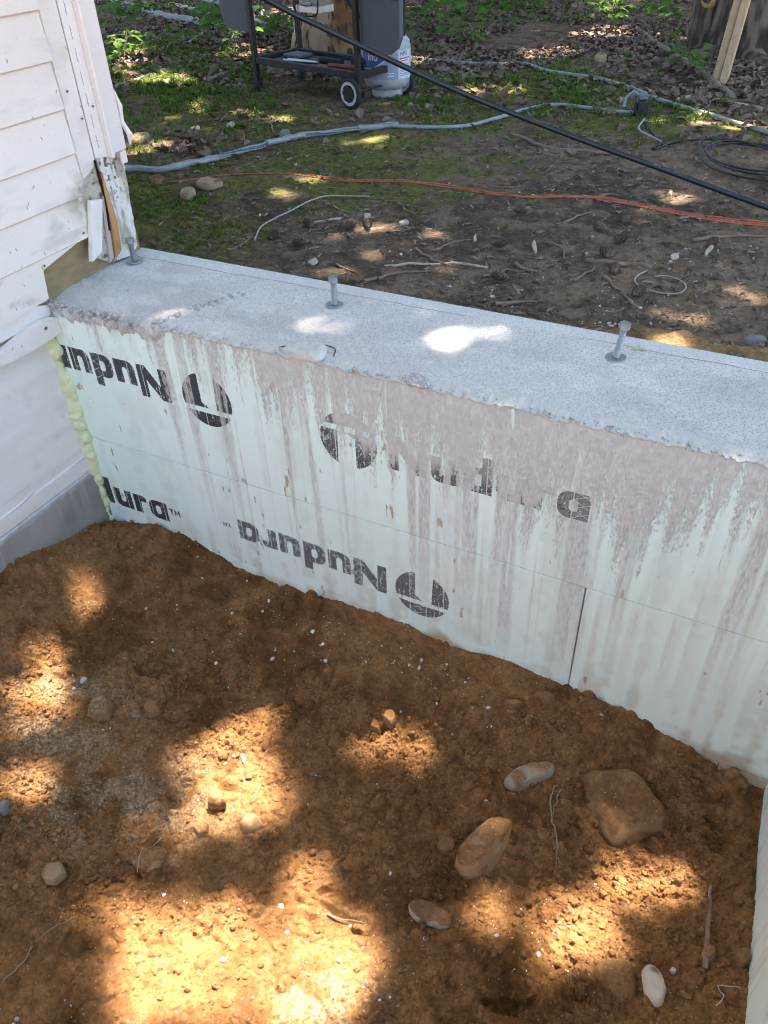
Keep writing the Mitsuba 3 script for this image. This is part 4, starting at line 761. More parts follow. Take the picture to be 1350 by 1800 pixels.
def grass_col(p, n, uv): return mix(mix((.07, .12, .022), (.17, .25, .055), noise(p.x * 25, p.y * 25, 2.)), (.20, .22, .075), smoothstep(.7, .9, noise(p.x * 60, p.y * 60, 7.)))
def thin(name, fn, trans=.6): scene['mat_' + name] = {'type': 'principledthin', 'base_color': proc(fn) if callable(fn) else rgb(*fn), 'roughness': .55, 'diff_trans': trans, 'spec_trans': 0.0}; return name
thin('grass', grass_col)
GRASS = [((-2.94,4.085,-0.3,0.6325,0.1986,0.6374,-0.7924), 1.8), ((-0.8285,1.419,-0.3,0.2375,0.0951,0.3218,-0.3957), 1.1), ((-0.5598,1.405,-0.3,0.1926,0.0778,0.1823,-0.2451), .4), ((-0.3828,4.375,-0.3,0.7459,0.2443,0.3011,-0.7807), .35), ((-2.297,4.174,-0.3,0.2592,0.0821,0.3839,-0.5533), .8), ((-0.5397,4.044,-0.3,0.2177,0.0729,0.2048,-0.4756), .5), ((0.5816,4.005,-0.3,0.3879,0.1342,0.092,-0.3607), .25), ((-1.665,2.22,-0.3,0.0946,0.0352,0.3261,-0.3818), .6), ((1.031,3.794,-0.3,0.2692,0.0958,0.0546,-0.287), .2), ((-1.621,4.85,-0.3,0.2637,0.0805,0.2241,-0.4202), .4), ((0.1829,4.375,-0.3,0.212,0.0705,0.0993,-0.3301), .3)]
xy = np.c_[rng.uniform(-4.6, 2.2, 60000), rng.uniform(.75, 6.5, 60000)]
dens = np.clip(sum(zone_np(xy[:, 0], xy[:, 1], z) * w for z, w in GRASS), 0, 1) * sstep(.36, .58, meshkit.fbm(np.c_[xy * 3.2, xy[:, 0] * 0], 3, 33)) + .004
xy = xy[rng.random(len(xy)) < dens * .95]; hz = yard_h(xy[:, 0], xy[:, 1])
gr = thing('grass', 'thin green grass and weeds among the moss', kind='stuff')
put(gr, scatter_flat(CLUMP, np.c_[xy, hz - .004], rng.uniform(.022, .075, len(xy)) * (.55 + .45 * sstep(1.5, 3, xy[:, 1])), rng, .15), 'grass')
# small broad weeds
WEED = []
for s in range(8):
    rg = np.random.default_rng(s + 70); WEED.append(cat_meshes([moved(leaf_shape(.5, .30, s * 9 + k), (0, 0, .1 + .2 * rg.random()), rz=rg.uniform(0, 6.3), ry=-rg.uniform(.0, .6)) for k in range(6)]))
xy = np.c_[rng.uniform(-4.6, 2.2, 40000), rng.uniform(.75, 6.5, 40000)]
dens = np.clip(sum(zone_np(xy[:, 0], xy[:, 1], z) * w for z, w in GRASS), 0, 1) * sstep(.45, .62, meshkit.fbm(np.c_[xy * 2.6, xy[:, 0] * 0], 3, 37)) + .003
xy = xy[rng.random(len(xy)) < dens * .75]; hz = yard_h(xy[:, 0], xy[:, 1])
gr = thing('ground_cover', 'small broad leaved green weeds growing over the moss', kind='stuff')
put(gr, scatter_flat(WEED, np.c_[xy, hz], rng.uniform(.02, .05, len(xy)) * (.6 + .5 * sstep(1.5, 3.5, xy[:, 1])), rng, .12), 'grass')
# moss cushions
xy = np.c_[rng.uniform(-4.6, 2.2, 60000), rng.uniform(.6, 5.5, 60000)]
dens = np.clip(sum(zone_np(xy[:, 0], xy[:, 1], z) for z in MOSS), 0, 1) * sstep(.42, .6, meshkit.fbm(np.c_[xy * 5, xy[:, 0] * 0], 3, 40))
xy = xy[rng.random(len(xy)) < dens * .55]; hz = yard_h(xy[:, 0], xy[:, 1])
mat('moss', lambda p, n, uv: mix((.062, .062, .014), (.15, .14, .036), noise(p.x * 70, p.y * 70, 3.)), .95)
ms = thing('moss', 'low yellow green moss on the yard soil', kind='stuff')
put(ms, scatter_flat(CUR, np.c_[xy, hz + .006], rng.uniform(.008, .024, len(xy)), rng, .5), 'moss')
# needles, twiglets, bark and white flakes
def bitty(l, w): return trimesh.Trimesh([(-.5 * l, -w, 0), (.5 * l, -w * .6, .02), (.5 * l, w * .6, .02), (-.5 * l, w, 0), (0, 0, w * 1.2)], [(0, 1, 4), (1, 2, 4), (2, 3, 4), (3, 0, 4)], process=False)
xy = np.c_[rng.uniform(-2.6, 2.3, 42000), .45 + 4.6 * rng.random(42000)**1.25]
xy = xy[rng.random(len(xy)) < .25 + .75 * sstep(.40, .62, meshkit.fbm(np.c_[xy * 2.4, xy[:, 0] * 0], 3, 50))]; hz = yard_h(xy[:, 0], xy[:, 1])
mat('needle', lambda p, n, uv: mix((.055, .040, .03), (.30, .22, .16), dr.square(cell_rand(p.x * 33, p.y * 33, 3.))), .85)
tl = thing('twig_litter', 'fine brown needles, bark and broken twiglets on the yard soil', kind='stuff')
put(tl, scatter_flat([bitty(1, .018), bitty(1, .03), bitty(.6, .08), bitty(1., .012)], np.c_[xy, hz + .005], rng.uniform(.012, .075, len(xy)), rng, .18), 'needle')
WH = [(1.064,1.675,-0.3),(1.21,1.38,-0.3),(1.313,1.216,-0.3),(1.212,1.223,-0.3),(1.3,1.114,-0.3),(1.227,0.9034,-0.3),(1.423,1.73,-0.3),(1.431,1.585,-0.3),(1.447,1.834,-0.3),(1.581,1.921,-0.3),(1.675,1.928,-0.3),(1.177,1.854,-0.3),(0.871,1.181,-0.3),(0.5269,1.452,-0.3),(1.423,1.239,-0.3),(1.471,1.284,-0.3),(0.8827,1.734,-0.3),(1.03,1.416,-0.3),(-0.1265,1.619,-0.3),(-0.2781,1.623,-0.3),(0.406,1.337,-0.3),(0.6593,2.096,-0.3),(1.464,2.26,-0.3),(1.266,1.03,-0.3),(1.31,1.005,-0.3),(1.214,1.077,-0.3),(0.7007,1.164,-0.3)]
pts, rs = [], []
for c in WH:
    for k in range(rng.integers(3, 12)): pts.append((c[0] + rng.normal() * .05, c[1] + rng.normal() * .06)); rs.append(min(.0024 * (1 - rng.random())**-.5, .010))
for k in range(350): pts.append((rng.uniform(-1.5, 2.2), rng.uniform(.55, 3.8))); rs.append(min(.0018 * (1 - rng.random())**-.5, .009))
pts = [(x, y, yh(x, y) + r * .5) for x, y in pts if x < 1.2 or y > 1.0] ; rs = rs[:len(pts)]
fl = thing('white_flakes', 'small white flakes of foam and paint strewn on the yard soil', kind='stuff'); put(fl, scatter(bits, pts, rs, rng), 'white_grit')

# ---- cables, hoses and cords
def ystrand(path, r, lift=None, step=.03, seed=0, wob=0., off=(0, 0), taper=False, n=8):
    q = spline([(a[0] + off[0], a[1] + off[1], 0) for a in path], step); z = yard_h(q[:, 0], q[:, 1]) + (r if lift is None else lift)
    for _ in range(6): z = np.maximum(z - .002, np.r_[z[:1], .5 * (z[:-2] + z[2:]), z[-1:]])
    q[:, 2] = z; rg = np.random.default_rng(seed); q += rg.normal(size=q.shape) * wob; t = np.linspace(0, 1, len(q)); return tube(q, r * (1 - .6 * t) if taper else r, n)
mat('grey_hose', lambda p, n, uv: mix((.20, .215, .235), (.36, .37, .39), fbm(p.x * 16, p.y * 16, p.z * 60, 3)), .45, spec=.4)
mat('pale_hose', lambda p, n, uv: mix((.20, .20, .175), (.36, .355, .31), fbm(p.x * 16, p.y * 16, p.z * 60, 3)), .6)
mat('blue_grey_cable', (.13, .15, .19), .4, spec=.4); mat('clear_wrap', lambda p, n, uv: mix((.20, .21, .23), (.40, .41, .42), fbm(p.x * 30, p.y * 30, p.z * 60, 3)), .35)
mat('black_cable', (.018, .019, .022), .35, spec=.5); mat('orange_cord', lambda p, n, uv: mix((.42, .095, .05), (.52, .17, .10), fbm(p.x * 20, p.y * 20, 1., 2)), .5); mat('white_wire', (.36, .335, .29), .5)
BUN = [(-1.44,1.716,-0.3),(-1.387,1.82,-0.3),(-1.231,1.891,-0.3),(-1.138,2.033,-0.3),(-1.06,2.231,-0.3),(-0.9957,2.408,-0.3),(-0.9345,2.604,-0.3),(-0.819,2.789,-0.3),(-0.6805,2.946,-0.3),(-0.4573,3.095,-0.3)]
cb = thing('cable_bundle', 'grey cable bundle, taped in clear wrap, running from the house corner across the yard', 'cable')
base = spline([(a[0], a[1], 0) for a in BUN], .02); L_ = np.arange(len(base)) * .02
for k in range(5):
    ph = k * 2 * math.pi / 5 + L_ * 7; q = base.copy(); q[:, 1] += .011 * np.cos(ph); q[:, 2] = yard_h(base[:, 0], base[:, 1]) + .022 + .010 * np.sin(ph)
    part(cb, 'strand', tube(q, .0055, 6), 'blue_grey_cable' if k % 2 else 'grey_hose', True)
LT = L_[-1]
for a, b in ((.0, .34 * LT), (.52 * LT, .68 * LT), (.86 * LT, LT)):
    s = (L_ >= a) & (L_ <= b); q = base[s].copy(); q[:, 2] = yard_h(q[:, 0], q[:, 1]) + .022; part(cb, 'plastic_wrap', rough(tube(q, (.0165), 10), .006, 45, 3), 'clear_wrap', 40)
part(cb, 'sleeve', ystrand([(-0.489,3.084,-0.3),(-0.2634,3.151,-0.3),(-0.0917,3.254,-0.3),(0.0099,3.547,-0.3),(0.0952,3.821,-0.3),(0.2331,3.965,-0.3),(0.4715,3.89,-0.3),(0.6245,3.837,-0.3),(0.7374,3.848,-0.3)], .0115, .013), 'grey_hose', True, label='smooth grey sleeve at the far end of the cable bundle')
cx_, cy_, cz_ = (0.7778,3.818,-0.3)
pg = thing('cable_plug', 'black and grey plug at the end of the grey sleeve', 'plug'); zc = yh(cx_, cy_)
part(pg, 'body', moved(cbox((-.035, -.03, 0), (.035, .03, .085), .01), (cx_, cy_, zc), .5), 'black_cable'); part(pg, 'cap', moved(cbox((-.028, -.026, .0865), (.028, .026, .12), .008), (cx_, cy_, zc), .5), 'blue_grey_cable')
part(pg, 'clip', moved(tube(np.array([(.0, 0, .10), (-.05, .02, .13), (-.09, .02, .10), (-.10, .01, .05)]), .009, 6), (cx_, cy_, zc), .5), 'grey_hose', True)
h2 = thing('hose', 'long grey hose winding from the gas bottle to the right edge', 'hose'); put(h2, ystrand([(-1.555,5.224,-0.3),(-1.139,5.095,-0.3),(-0.8366,5.066,-0.3),(-0.5777,5.122,-0.3),(-0.4127,5.172,-0.3),(-0.1631,4.957,-0.3),(0.0395,4.851,-0.3),(0.3107,4.757,-0.3),(0.5596,4.536,-0.3),(0.807,4.242,-0.3),(1.054,4.018,-0.3),(1.311,3.799,-0.3),(1.51,3.639,-0.3),(1.807,3.399,-0.3)], .014), 'pale_hose', True)
h3 = thing('hose', 'pale grey hose curving through the grass at the upper left', 'hose'); put(h3, ystrand([(-2.917,3.228,-0.3),(-2.95,3.535,-0.3),(-3,3.883,-0.3),(-3.116,4.196,-0.3),(-3.381,4.71,-0.3),(-3.659,5.31,-0.3),(-3.886,5.924,-0.3),(-3.996,6.267,-0.3)], .012), 'pale_hose', True)
OR = [(-1.31,1.766,-0.3),(-1.183,1.765,-0.3),(-1.066,1.8,-0.3),(-0.9203,1.938,-0.3),(-0.7658,2.018,-0.3),(-0.5957,2.073,-0.3),(-0.4621,2.074,-0.3),(-0.2743,2.088,-0.3),(-0.1127,2.141,-0.3),(0.0469,2.194,-0.3),(0.2292,2.19,-0.3),(0.4448,2.157,-0.3),(0.636,2.163,-0.3),(0.8045,2.221,-0.3),(0.9475,2.27,-0.3),(1.077,2.263,-0.3),(1.283,2.218,-0.3),(1.473,2.203,-0.3),(1.672,2.225,-0.3),(1.863,2.246,-0.3)]
oc_ = thing('extension_cord', 'orange extension cord, doubled, lying right across the yard', 'cord')
part(oc_, 'cable', ystrand(OR, 0.0042), 'orange_cord', True); part(oc_, 'cable', ystrand(OR[5:], 0.0042, None, .03, 3, .0012, (.004, .022)), 'orange_cord', True); part(oc_, 'cable', ystrand(OR[14:], 0.0042, None, .03, 0, 0., (.0, -.02)), 'orange_cord', True)
wl = thing('wire', 'loop of thin white wire on the soil behind the wall', 'wire'); put(wl, ystrand([(1.333,1.538,-0.3),(1.311,1.483,-0.3),(1.312,1.423,-0.3),(1.354,1.376,-0.3),(1.417,1.356,-0.3),(1.472,1.375,-0.3),(1.488,1.433,-0.3),(1.46,1.486,-0.3),(1.405,1.512,-0.3),(1.367,1.49,-0.3)], .0024, .008, .01), 'white_wire', True)
wl = thing('wire', 'bent whitish cable end left of the pine cones', 'wire'); put(wl, ystrand([(-0.1966,1.22,-0.3),(-0.2638,1.371,-0.3),(-0.273,1.52,-0.3),(-0.2539,1.633,-0.3),(-0.2431,1.754,-0.3),(-0.2175,1.851,-0.3),(-0.133,1.902,-0.3),(-0.0342,1.932,-0.3)], .0036, .012, .01), 'white_wire', True)
coil = thing('cable_coil', 'loose coil of black cable lying at the right edge', 'cable')
for k, q in enumerate(([(0.8465,3.632,-0.3),(0.9416,3.431,-0.3),(1.032,3.246,-0.3),(1.118,3.337,-0.3),(1.248,3.433,-0.3),(1.396,3.404,-0.3),(1.541,3.366,-0.3),(1.734,3.317,-0.3)], [(1.032,3.246,-0.3),(1.008,3.179,-0.3),(1.014,3.124,-0.3),(1.068,3.259,-0.3),(1.198,3.378,-0.3)], [(1.546,3.323,-0.3),(1.352,3.319,-0.3),(1.218,3.35,-0.3),(1.231,3.128,-0.3),(1.306,2.915,-0.3),(1.456,2.789,-0.3),(1.612,2.749,-0.3),(1.78,2.753,-0.3)], [(1.734,3.317,-0.3),(1.545,3.334,-0.3),(1.382,3.307,-0.3),(1.282,3.224,-0.3),(1.283,3.051,-0.3),(1.359,2.916,-0.3),(1.502,2.826,-0.3),(1.653,2.819,-0.3)], [(1.706,3.049,-0.3),(1.528,3.24,-0.3),(1.352,3.319,-0.3),(1.263,3.173,-0.3),(1.303,2.996,-0.3),(1.445,2.87,-0.3),(1.602,2.836,-0.3)], [(0.8491,3.593,-0.3),(0.8614,3.402,-0.3),(0.9301,3.304,-0.3),(1.028,3.198,-0.3)])):
    part(coil, 'loop', ystrand(q, .0048, .007 + .006 * k), 'black_cable' if k != 5 else 'grey_hose', True)
pp = thing('overhead_cable', 'thick glossy black cable slanting in the air across the yard', 'cable')
PT = [(-0.3168,1.673,0.5019),(-0.1478,1.768,0.4082),(0.055,1.866,0.3061),(0.2719,1.952,0.2054),(0.4995,2.026,0.1141),(0.7341,2.086,0.0339),(0.9487,2.126,-0.0325),(1.187,2.157,-0.0979),(1.424,2.171,-0.1597),(1.656,2.17,-0.2136),(1.88,2.155,-0.2633)]
PT = [tuple(np.array(PT[0]) * (1 + k) - np.array(PT[1]) * k + np.array((0, 0, .02 * k * k))) for k in (7, 5, 3, 1.5)] + list(PT)
put(pp, tube(spline(PT, .08), 0.0115, 10), 'black_cable', True)

# ---- the grill
g0 = np.array((-1.868,3.732,-0.3)); g0[2] = 0; gu = np.array([.9644, -.2644, 0]); gv = np.array([.2644, .9644, 0]); gz = yh(g0[0] + .5, g0[1])
GM = np.eye(4); GM[:3, 0], GM[:3, 1], GM[:3, 3] = gu, gv, (g0[0], g0[1], gz)
def gl(m): m = m.copy(); m.apply_transform(GM); return m
mat('black_metal', (.014, .014, .015), .45, spec=.4); mat('grill_plastic', lambda p, n, uv: mix((.085, .088, .10), (.115, .118, .13), noise(p.x * 300, p.y * 300, p.z * 300)), .6); mat('beige_panel', lambda p, n, uv: mix((.27, .195, .11), (.36, .27, .16), fbm(p.x * 6, p.y * 6, p.z * 60, 3)), .6)
mat('silver_plastic', (.36, .37, .39), .4, metal=.3); mat('wheel_white', (.50, .46, .46), .6); mat('rubber', (.03, .03, .032), .8); mat('foil', (.55, .56, .58), .35, metal=.8); mat('red_plastic', (.20, .05, .035), .5)
gr = thing('grill', 'black wheeled barbecue grill with grey folded side shelves at the top of the yard', 'grill')
for a, b, c0 in ((0, 0, .035), (0, .42, .03), (.985, 0, .08), (.985, .42, .08)): part(gr, 'leg', gl(cbox((a - .017, b - .017, c0), (a + .017, b + .017, .90), .003)), 'black_metal')
for b in (0, .42): part(gr, 'foot', gl(cbox((-.024, b - .024, 0), (.024, b + .024, .06), .006)), 'rubber')
for b in (-.002, .40): part(gr, 'rail', gl(cbox((.018, b - .012, .165), (.967, b + .016, .205), .003)), 'black_metal')
for a in (.0, .985): part(gr, 'rail', gl(cbox((a - .012, .018, .165), (a + .012, .384, .205), .003)), 'black_metal')
part(gr, 'shelf', gl(cbox((.018, .016, .166), (.967, .386, .178), .002)), 'black_metal')
def wheel(b, nm='wheel'):
    w = part(gr, nm, gl(moved(lathe([(.058, -.015), (.080, -.018), (.088, -.010), (.088, .010), (.080, .018), (.058, .015), (.058, -.015)], 36), (.952, b, .088), rx=math.pi / 2)), 'rubber', 40)
    d = Point(0, 0).buffer(.0795, 24); star = unary_union([Polygon([(.052 * math.cos(t + s * .26), .052 * math.sin(t + s * .26)) for s in (-1, 1)] + [(.02 * math.cos(t), .02 * math.sin(t))]) for t in np.arange(8) * math.pi / 4] + [Point(0, 0).buffer(.04, 16)])
    for s in (-1, 1):
        part(w, 'rim', gl(moved(extrude(d.difference(Point(0, 0).buffer(.05, 24)), .006), (.952, b + (.0 if s > 0 else 0) - s * .0135 + .003, .088), rx=math.pi / 2)), 'wheel_white')
        part(w, 'hub', gl(moved(extrude(star, .008), (.952, b - s * .0145 + .004, .088), rx=math.pi / 2)), 'black_metal')
wheel(-.045); wheel(.465)
part(gr, 'axle', gl(tube(np.array([(.952, -.06, .088), (.952, .48, .088)]), .007, 8)), 'black_metal')
def side(a0, a1, c0, c1, rl, rrr):
    s = Polygon([(a0, c1), (a0, c0 + rl), (a0 + rl * .35, c0 + rl * .3), (a0 + rl, c0), (a1 - rrr, c0), (a1 - rrr * .3, c0 + rrr * .4), (a1, c0 + rrr), (a1, c1)]).buffer(-.008).buffer(.008)
    m = extrude(s, .034); v = m.vertices; m.vertices = np.stack([v[:, 0], v[:, 2] + .012, v[:, 1]], 1); return gl(m)
part(gr, 'side_shelf', side(-.335, -.022, .345, .92, .10, .01), 'grill_plastic'); part(gr, 'side_shelf', side(1.010, 1.325, .315, .735, .04, .10), 'grill_plastic')
part(gr, 'shelf_bracket', gl(cbox((1.26, .0, .60), (1.33, .05, .735), .006)), 'black_metal')
part(gr, 'side_tray', gl(cbox((1.0, -.05, .738), (1.30, .36, .80), .012)), 'silver_plastic'); part(gr, 'handle', gl(moved(trimesh.creation.icosphere(subdivisions=3), (1.34, .0, .79), s=(.085, .10, .055))), 'black_metal', True)
part(gr, 'front_panel', gl(cbox((.018, -.010, .665), (.967, .012, .86), .003)), 'beige_panel')
fb = trimesh.convex.convex_hull(np.array([(a, b, c) for a, b, c in ((.05, .03, .70), (.93, .03, .70), (.05, .39, .70), (.93, .39, .70), (.30, .12, .60), (.66, .12, .60), (.30, .30, .60), (.66, .30, .60))])); part(gr, 'firebox', gl(fb), 'black_metal')
part(gr, 'lid', gl(rough(trimesh.convex.convex_hull(np.array([(a, .21 + .22 * math.cos(t), .865 + .26 * math.sin(t)) for a in (.02, .965) for t in np.linspace(0, math.pi, 14)])), .0005, 3)), 'black_metal', 30)
part(gr, 'drip_pan', gl(cat_meshes([cbox((.33, .12, .475), (.53, .26, .482), .002), cbox((.325, .115, .475), (.331, .265, .515), .002), cbox((.529, .115, .475), (.535, .265, .515), .002), cbox((.332, .115, .475), (.528, .121, .515), .002), cbox((.332, .259, .475), (.528, .265, .515), .002)])), 'foil')
part(gr, 'pan_hanger', gl(cat_meshes([tube(spline([(.36, .19, .60), (.35, .11, .56), (.35, .105, .47), (.53, .105, .47), (.55, .11, .56), (.50, .19, .60)], .02), .005, 6), tube(spline([(.40, .10, .52), (.45, .10, .515), (.50, .10, .52)], .02), .004, 6)])), 'black_metal')
part(gr, 'gas_hose', gl(tube(spline([(.80, .10, .66), (.86, .06, .58), (.90, .10, .50), (.98, .12, .46), (1.12, .12, .44)], .02), .008, 6)), 'black_metal', True)
def ontray(name, label, cat, m, mt): k = thing(name, label, cat); put(k, gl(m), mt, 30); return k
ontray('tongs', 'steel barbecue tongs lying on the grill bottom shelf', 'tongs', cat_meshes([tube(np.array([(.18, .10, .187), (.45, .16, .187)]), .007, 6), tube(np.array([(.18, .14, .187), (.45, .165, .187)]), .007, 6)]), 'foil')
ontray('spatula', 'red handled spatula lying on the grill bottom shelf', 'spatula', cat_meshes([tube(np.array([(.62, .10, .194), (.82, .14, .194)]), .014, 8), cbox((.50, .06, .181), (.62, .14, .186), .002)]), 'red_plastic')
ontray('brush', 'dark grill brush lying behind the red spatula on the shelf', 'brush', cat_meshes([cbox((.42, .20, .180), (.62, .25, .21), .006), cbox((.70, .22, .180), (.90, .34, .235), .01)]), 'rubber')
ontray('foil_tray', 'flat grey foil box at the left end of the grill bottom shelf', 'box', cbox((.06, .20, .180), (.22, .34, .200), .004), 'grill_plastic')

# ---- gas bottle
tx_, ty_, _ = (-0.916,3.863,-0.3); tz = yh(tx_, ty_); TP = (tx_, ty_, tz); R_ = .160
mat('bottle_white', lambda p, n, uv: mix((.36, .37, .38), (.46, .465, .47), fbm(p.x * 20, p.y * 20, p.z * 20, 3)), .45); mat('label_navy', (.06, .09, .26), .4); mat('label_grey', (.28, .30, .40), .45); mat('label_white', (.58, .62, .68), .45); mat('label_red', (.50, .05, .05), .45); mat('label_text', (.10, .16, .34), .45)
tk = thing('gas_bottle', 'white propane gas bottle with blue printed label standing right of the grill', 'gas bottle')
part(tk, 'body', moved(lathe([(0, .035), (.09, .037), (.128, .052), (.150, .08), (R_, .115), (R_, .275), (.150, .32), (.12, .352), (.07, .372), (0, .378)], 48), TP), 'bottle_white', True)
part(tk, 'foot_ring', moved(lathe([(.094, 0), (.102, 0), (.102, .05), (.094, .05), (.094, 0)], 40), TP), 'bottle_white', 40); part(tk, 'collar', moved(lathe([(.098, .352), (.104, .352), (.106, .45), (.100, .455), (.098, .352)], 40), TP), 'bottle_white', 40)
part(tk, 'valve', moved(cat_meshes([lathe([(0, .37), (.018, .37), (.018, .42), (.03, .425), (.03, .445), (0, .445)], 16)]), TP), 'foil', 40)
a_cam = math.atan2(-1.411 - ty_, 1.781 - tx_)
def bend(g, off, mt, nm, ang, z0):
    m = extrude(g, .0006); v = m.vertices.copy(); v2, f2 = trimesh.remesh.subdivide_to_size(m.vertices, m.faces, .012, max_iter=12); th = a_cam + ang + v2[:, 0] / R_; r = R_ + off + v2[:, 2]
    part(tk, nm, trimesh.Trimesh(np.stack([tx_ + r * np.cos(th), ty_ + r * np.sin(th), tz + z0 + v2[:, 1]], 1), f2, process=False), mt)
bend(sbox(-.20, .0, .075, .155), .0006, 'label_grey', 'label', 0, .115); bend(Polygon([(-.20, .06), (-.20, .155), (.02, .155), (-.02, .11), (-.09, .07)]), .0013, 'label_navy', 'label', 0, .115)
bend(Polygon([(-.20, .052), (-.085, .062), (-.012, .105), (.03, .155), (.022, .155), (-.018, .108), (-.088, .067), (-.20, .058)]), .0014, 'label_white', 'label', 0, .115)
bend(sbox(.078, .0, .19, .16), .0006, 'label_white', 'label', 0, .115); bend(sbox(-.0, .018, .045, .040), .0014, 'label_white', 'label', 0, .115); bend(sbox(.004, .025, .016, .034), .0021, 'label_red', 'label_print', 0, .115); bend(sbox(.019, .026, .041, .032), .0021, 'label_navy', 'label_print', 0, .115)
for k in range(7): bend(sbox(.088, .018 + k * .010, .175 - .02 * (k % 3), .021 + k * .010), .0013, 'label_text', 'label_print', 0, .115)
bend(sbox(.085, .112, .18, .119), .0013, 'label_red', 'label_print', 0, .115); bend(sbox(.10, .088 + .012, .16, .105), .0013, 'label_red', 'label_print', 0, .115)
def txt2(s, h):
    m = meshkit.text_mesh(s, h, .0006, True); return m
def bend_text(s, h, mt, x, z, off):
    m = txt2(s, h); v = m.vertices; th = a_cam + (x + v[:, 0]) / R_; r = R_ + off + v[:, 2]; part(tk, 'label_print', trimesh.Trimesh(np.stack([tx_ + r * np.cos(th), ty_ + r * np.sin(th), tz + z + v[:, 1]], 1), m.faces, process=False), mt)
bend_text('ino', .040, 'label_white', -.135, .225, .0022); bend_text('HPS', .024, 'label_text', .088, .245, .0014)

# ---- tree, boards, stump, logs
tcx, tcy, _ = (1.06,5.998,-0.3)
def bark_col(p, n, uv):
    a = fbm(p.x * 22, p.y * 22, p.z * 5, 4); return mix(mix((.045, .034, .025), (.18, .135, .095), smoothstep(.35, .65, a)), (.10, .10, .06), smoothstep(.55, .7, fbm(p.x * 5, p.y * 5, p.z * 3, 3)) * .4)
mat('bark', bark_col, .95, lambda p, n, uv: fbm(p.x * 34, p.y * 34, p.z * 7, 3), .012)
mat('cut_wood', lambda p, n, uv: mix((.34, .17, .06), (.52, .31, .14), fbm(p.x * 30, p.y * 30, p.z * 30, 3)), .8)
tree = thing('tree', 'big dark barked tree trunk at the upper right, two boards leaning on it', 'tree')
def trunk_mesh(path, rad, seed, n=28, flare=.0, amp=.12):
    q = spline(path, .12); t = np.linspace(0, 1, len(q)); r = np.interp(t, np.linspace(0, 1, len(rad)), rad); m = tube(q, r, n); v = m.vertices; k = min(len(q) * n, len(v)); c = np.repeat(q, n, 0); d = v[:k] - c
    th = np.arctan2(d[:, 1], d[:, 0]); w = meshkit.fbm(np.stack([np.cos(th) * 2.2, np.sin(th) * 2.2, c[:, 2] * 1.2 + seed], 1), 3, seed) - .5; v[:k] = c + d * (1 + amp * 2 * w + flare * np.exp(-(c[:, 2] - q[0, 2]) / .22) * (.6 + 1.2 * np.cos(th * 5 + seed)**2))[:, None]; m.vertices = v; return m
tb = yh(tcx, tcy)
part(tree, 'trunk', trunk_mesh([(tcx, tcy, tb - .15), (tcx, tcy, tb + .5), (tcx - .05, tcy - .05, 2.0), (tcx - .15, tcy - .2, 4.2), (tcx - .3, tcy - .4, 7.0), (tcx - .35, tcy - .5, 9.6)], [.27, .245, .23, .20, .15, .07], 3, 36, .25), 'bark', True)
sxx, syy, _ = (0.7402,6.003,-0.3)
part(tree, 'cut_stem', trunk_mesh([(sxx + .04, syy, tb - .1), (sxx, syy - .02, tb + .3), (sxx - .03, syy - .04, tb + .66)], [.13, .105, .10], 7, 20, .2), 'bark', True)
part(tree, 'cut_face', moved(lathe([(0, .012), (.085, .010), (.10, 0), (.09, -.02)], 20), (sxx - .03, syy - .045, tb + .66), rx=.5, ry=-.3), 'cut_wood', 40, label='orange sawn top of the cut side stem')
part(tree, 'cut_face', moved(lathe([(0, .02), (.05, .016), (.06, 0), (.05, -.05)], 16), (sxx + .01, syy - .11, tb + .36), rx=1.3, ry=.1), 'cut_wood', 40)
kx, ky, _ = (1.172,6.056,-0.3); part(tree, 'cut_face', moved(lathe([(0, .02), (.05, .016), (.055, 0), (.05, -.08)], 16), (kx - .03, ky - .22, tb + .52), rx=1.35, ry=.4), 'cut_wood', 40)
for k, (a, b) in enumerate(((.4, 1.), (-.7, .9), (2.3, .8))): part(tree, 'root', trunk_mesh([(tcx, tcy, tb + .02), (tcx + .45 * math.cos(a - 1.6), tcy + .45 * math.sin(a - 1.6), tb + .02), (tcx + b * math.cos(a - 1.5), tcy + b * math.sin(a - 1.5), tb - .05)], [.12, .06, .02], k, 12), 'bark', True)
bx_, by_, _ = (1.038,4.841,-0.3)
bz = yh(bx_, by_)
def plank(dx, ztop, dy, label):
    m = cbox((-.024, -.045, 0), (.024, .045, 1.75), .003); v = m.vertices; v[:, 0] += v[:, 2] * .03; v[:, 1] += v[:, 2] * .42; m.vertices = v
    k = thing('wooden_board', label, 'board'); put(k, moved(m, (bx_ + dx, by_ + dy, bz - .02)), 'stud_wood')
plank(.0, 1.7, 0, 'left one of two bare timbers leaning against the tree trunk'); plank(.052, 1.7, -.03, 'right one of two bare timbers leaning against the tree trunk')
ux, uy, _ = (-2.099,5.063,-0.3); uz = yh(ux, uy)
stp = thing('stump', 'weathered pale and brown tree stump behind the grill', 'stump')
part(stp, 'trunk', trunk_mesh([(ux, uy + .1, uz - .1), (ux, uy + .1, uz + .25), (ux + .02, uy + .1, uz + .47)], [.35, .30, .29], 5, 36, .15, .16), 'stump_bark', True)
part(stp, 'cut_top', moved(rough(lathe([(0, .02), (.15, .018), (.27, .008), (.29, -.02)], 36), .008, 12, 3), (ux + .02, uy + .1, uz + .47), rx=.12), 'raw_edge', 40)
mat('stump_bark', lambda p, n, uv: mix(mix((.16, .075, .03), (.34, .25, .16), smoothstep(.4, .6, fbm(p.x * 4 + 3, p.y * 4, p.z * 2.2, 3))), (.05, .035, .025), smoothstep(.52, .66, fbm(p.x * 26, p.y * 26, p.z * 8, 3))), .9, lambda p, n, uv: fbm(p.x * 30, p.y * 30, p.z * 8, 3), .01)
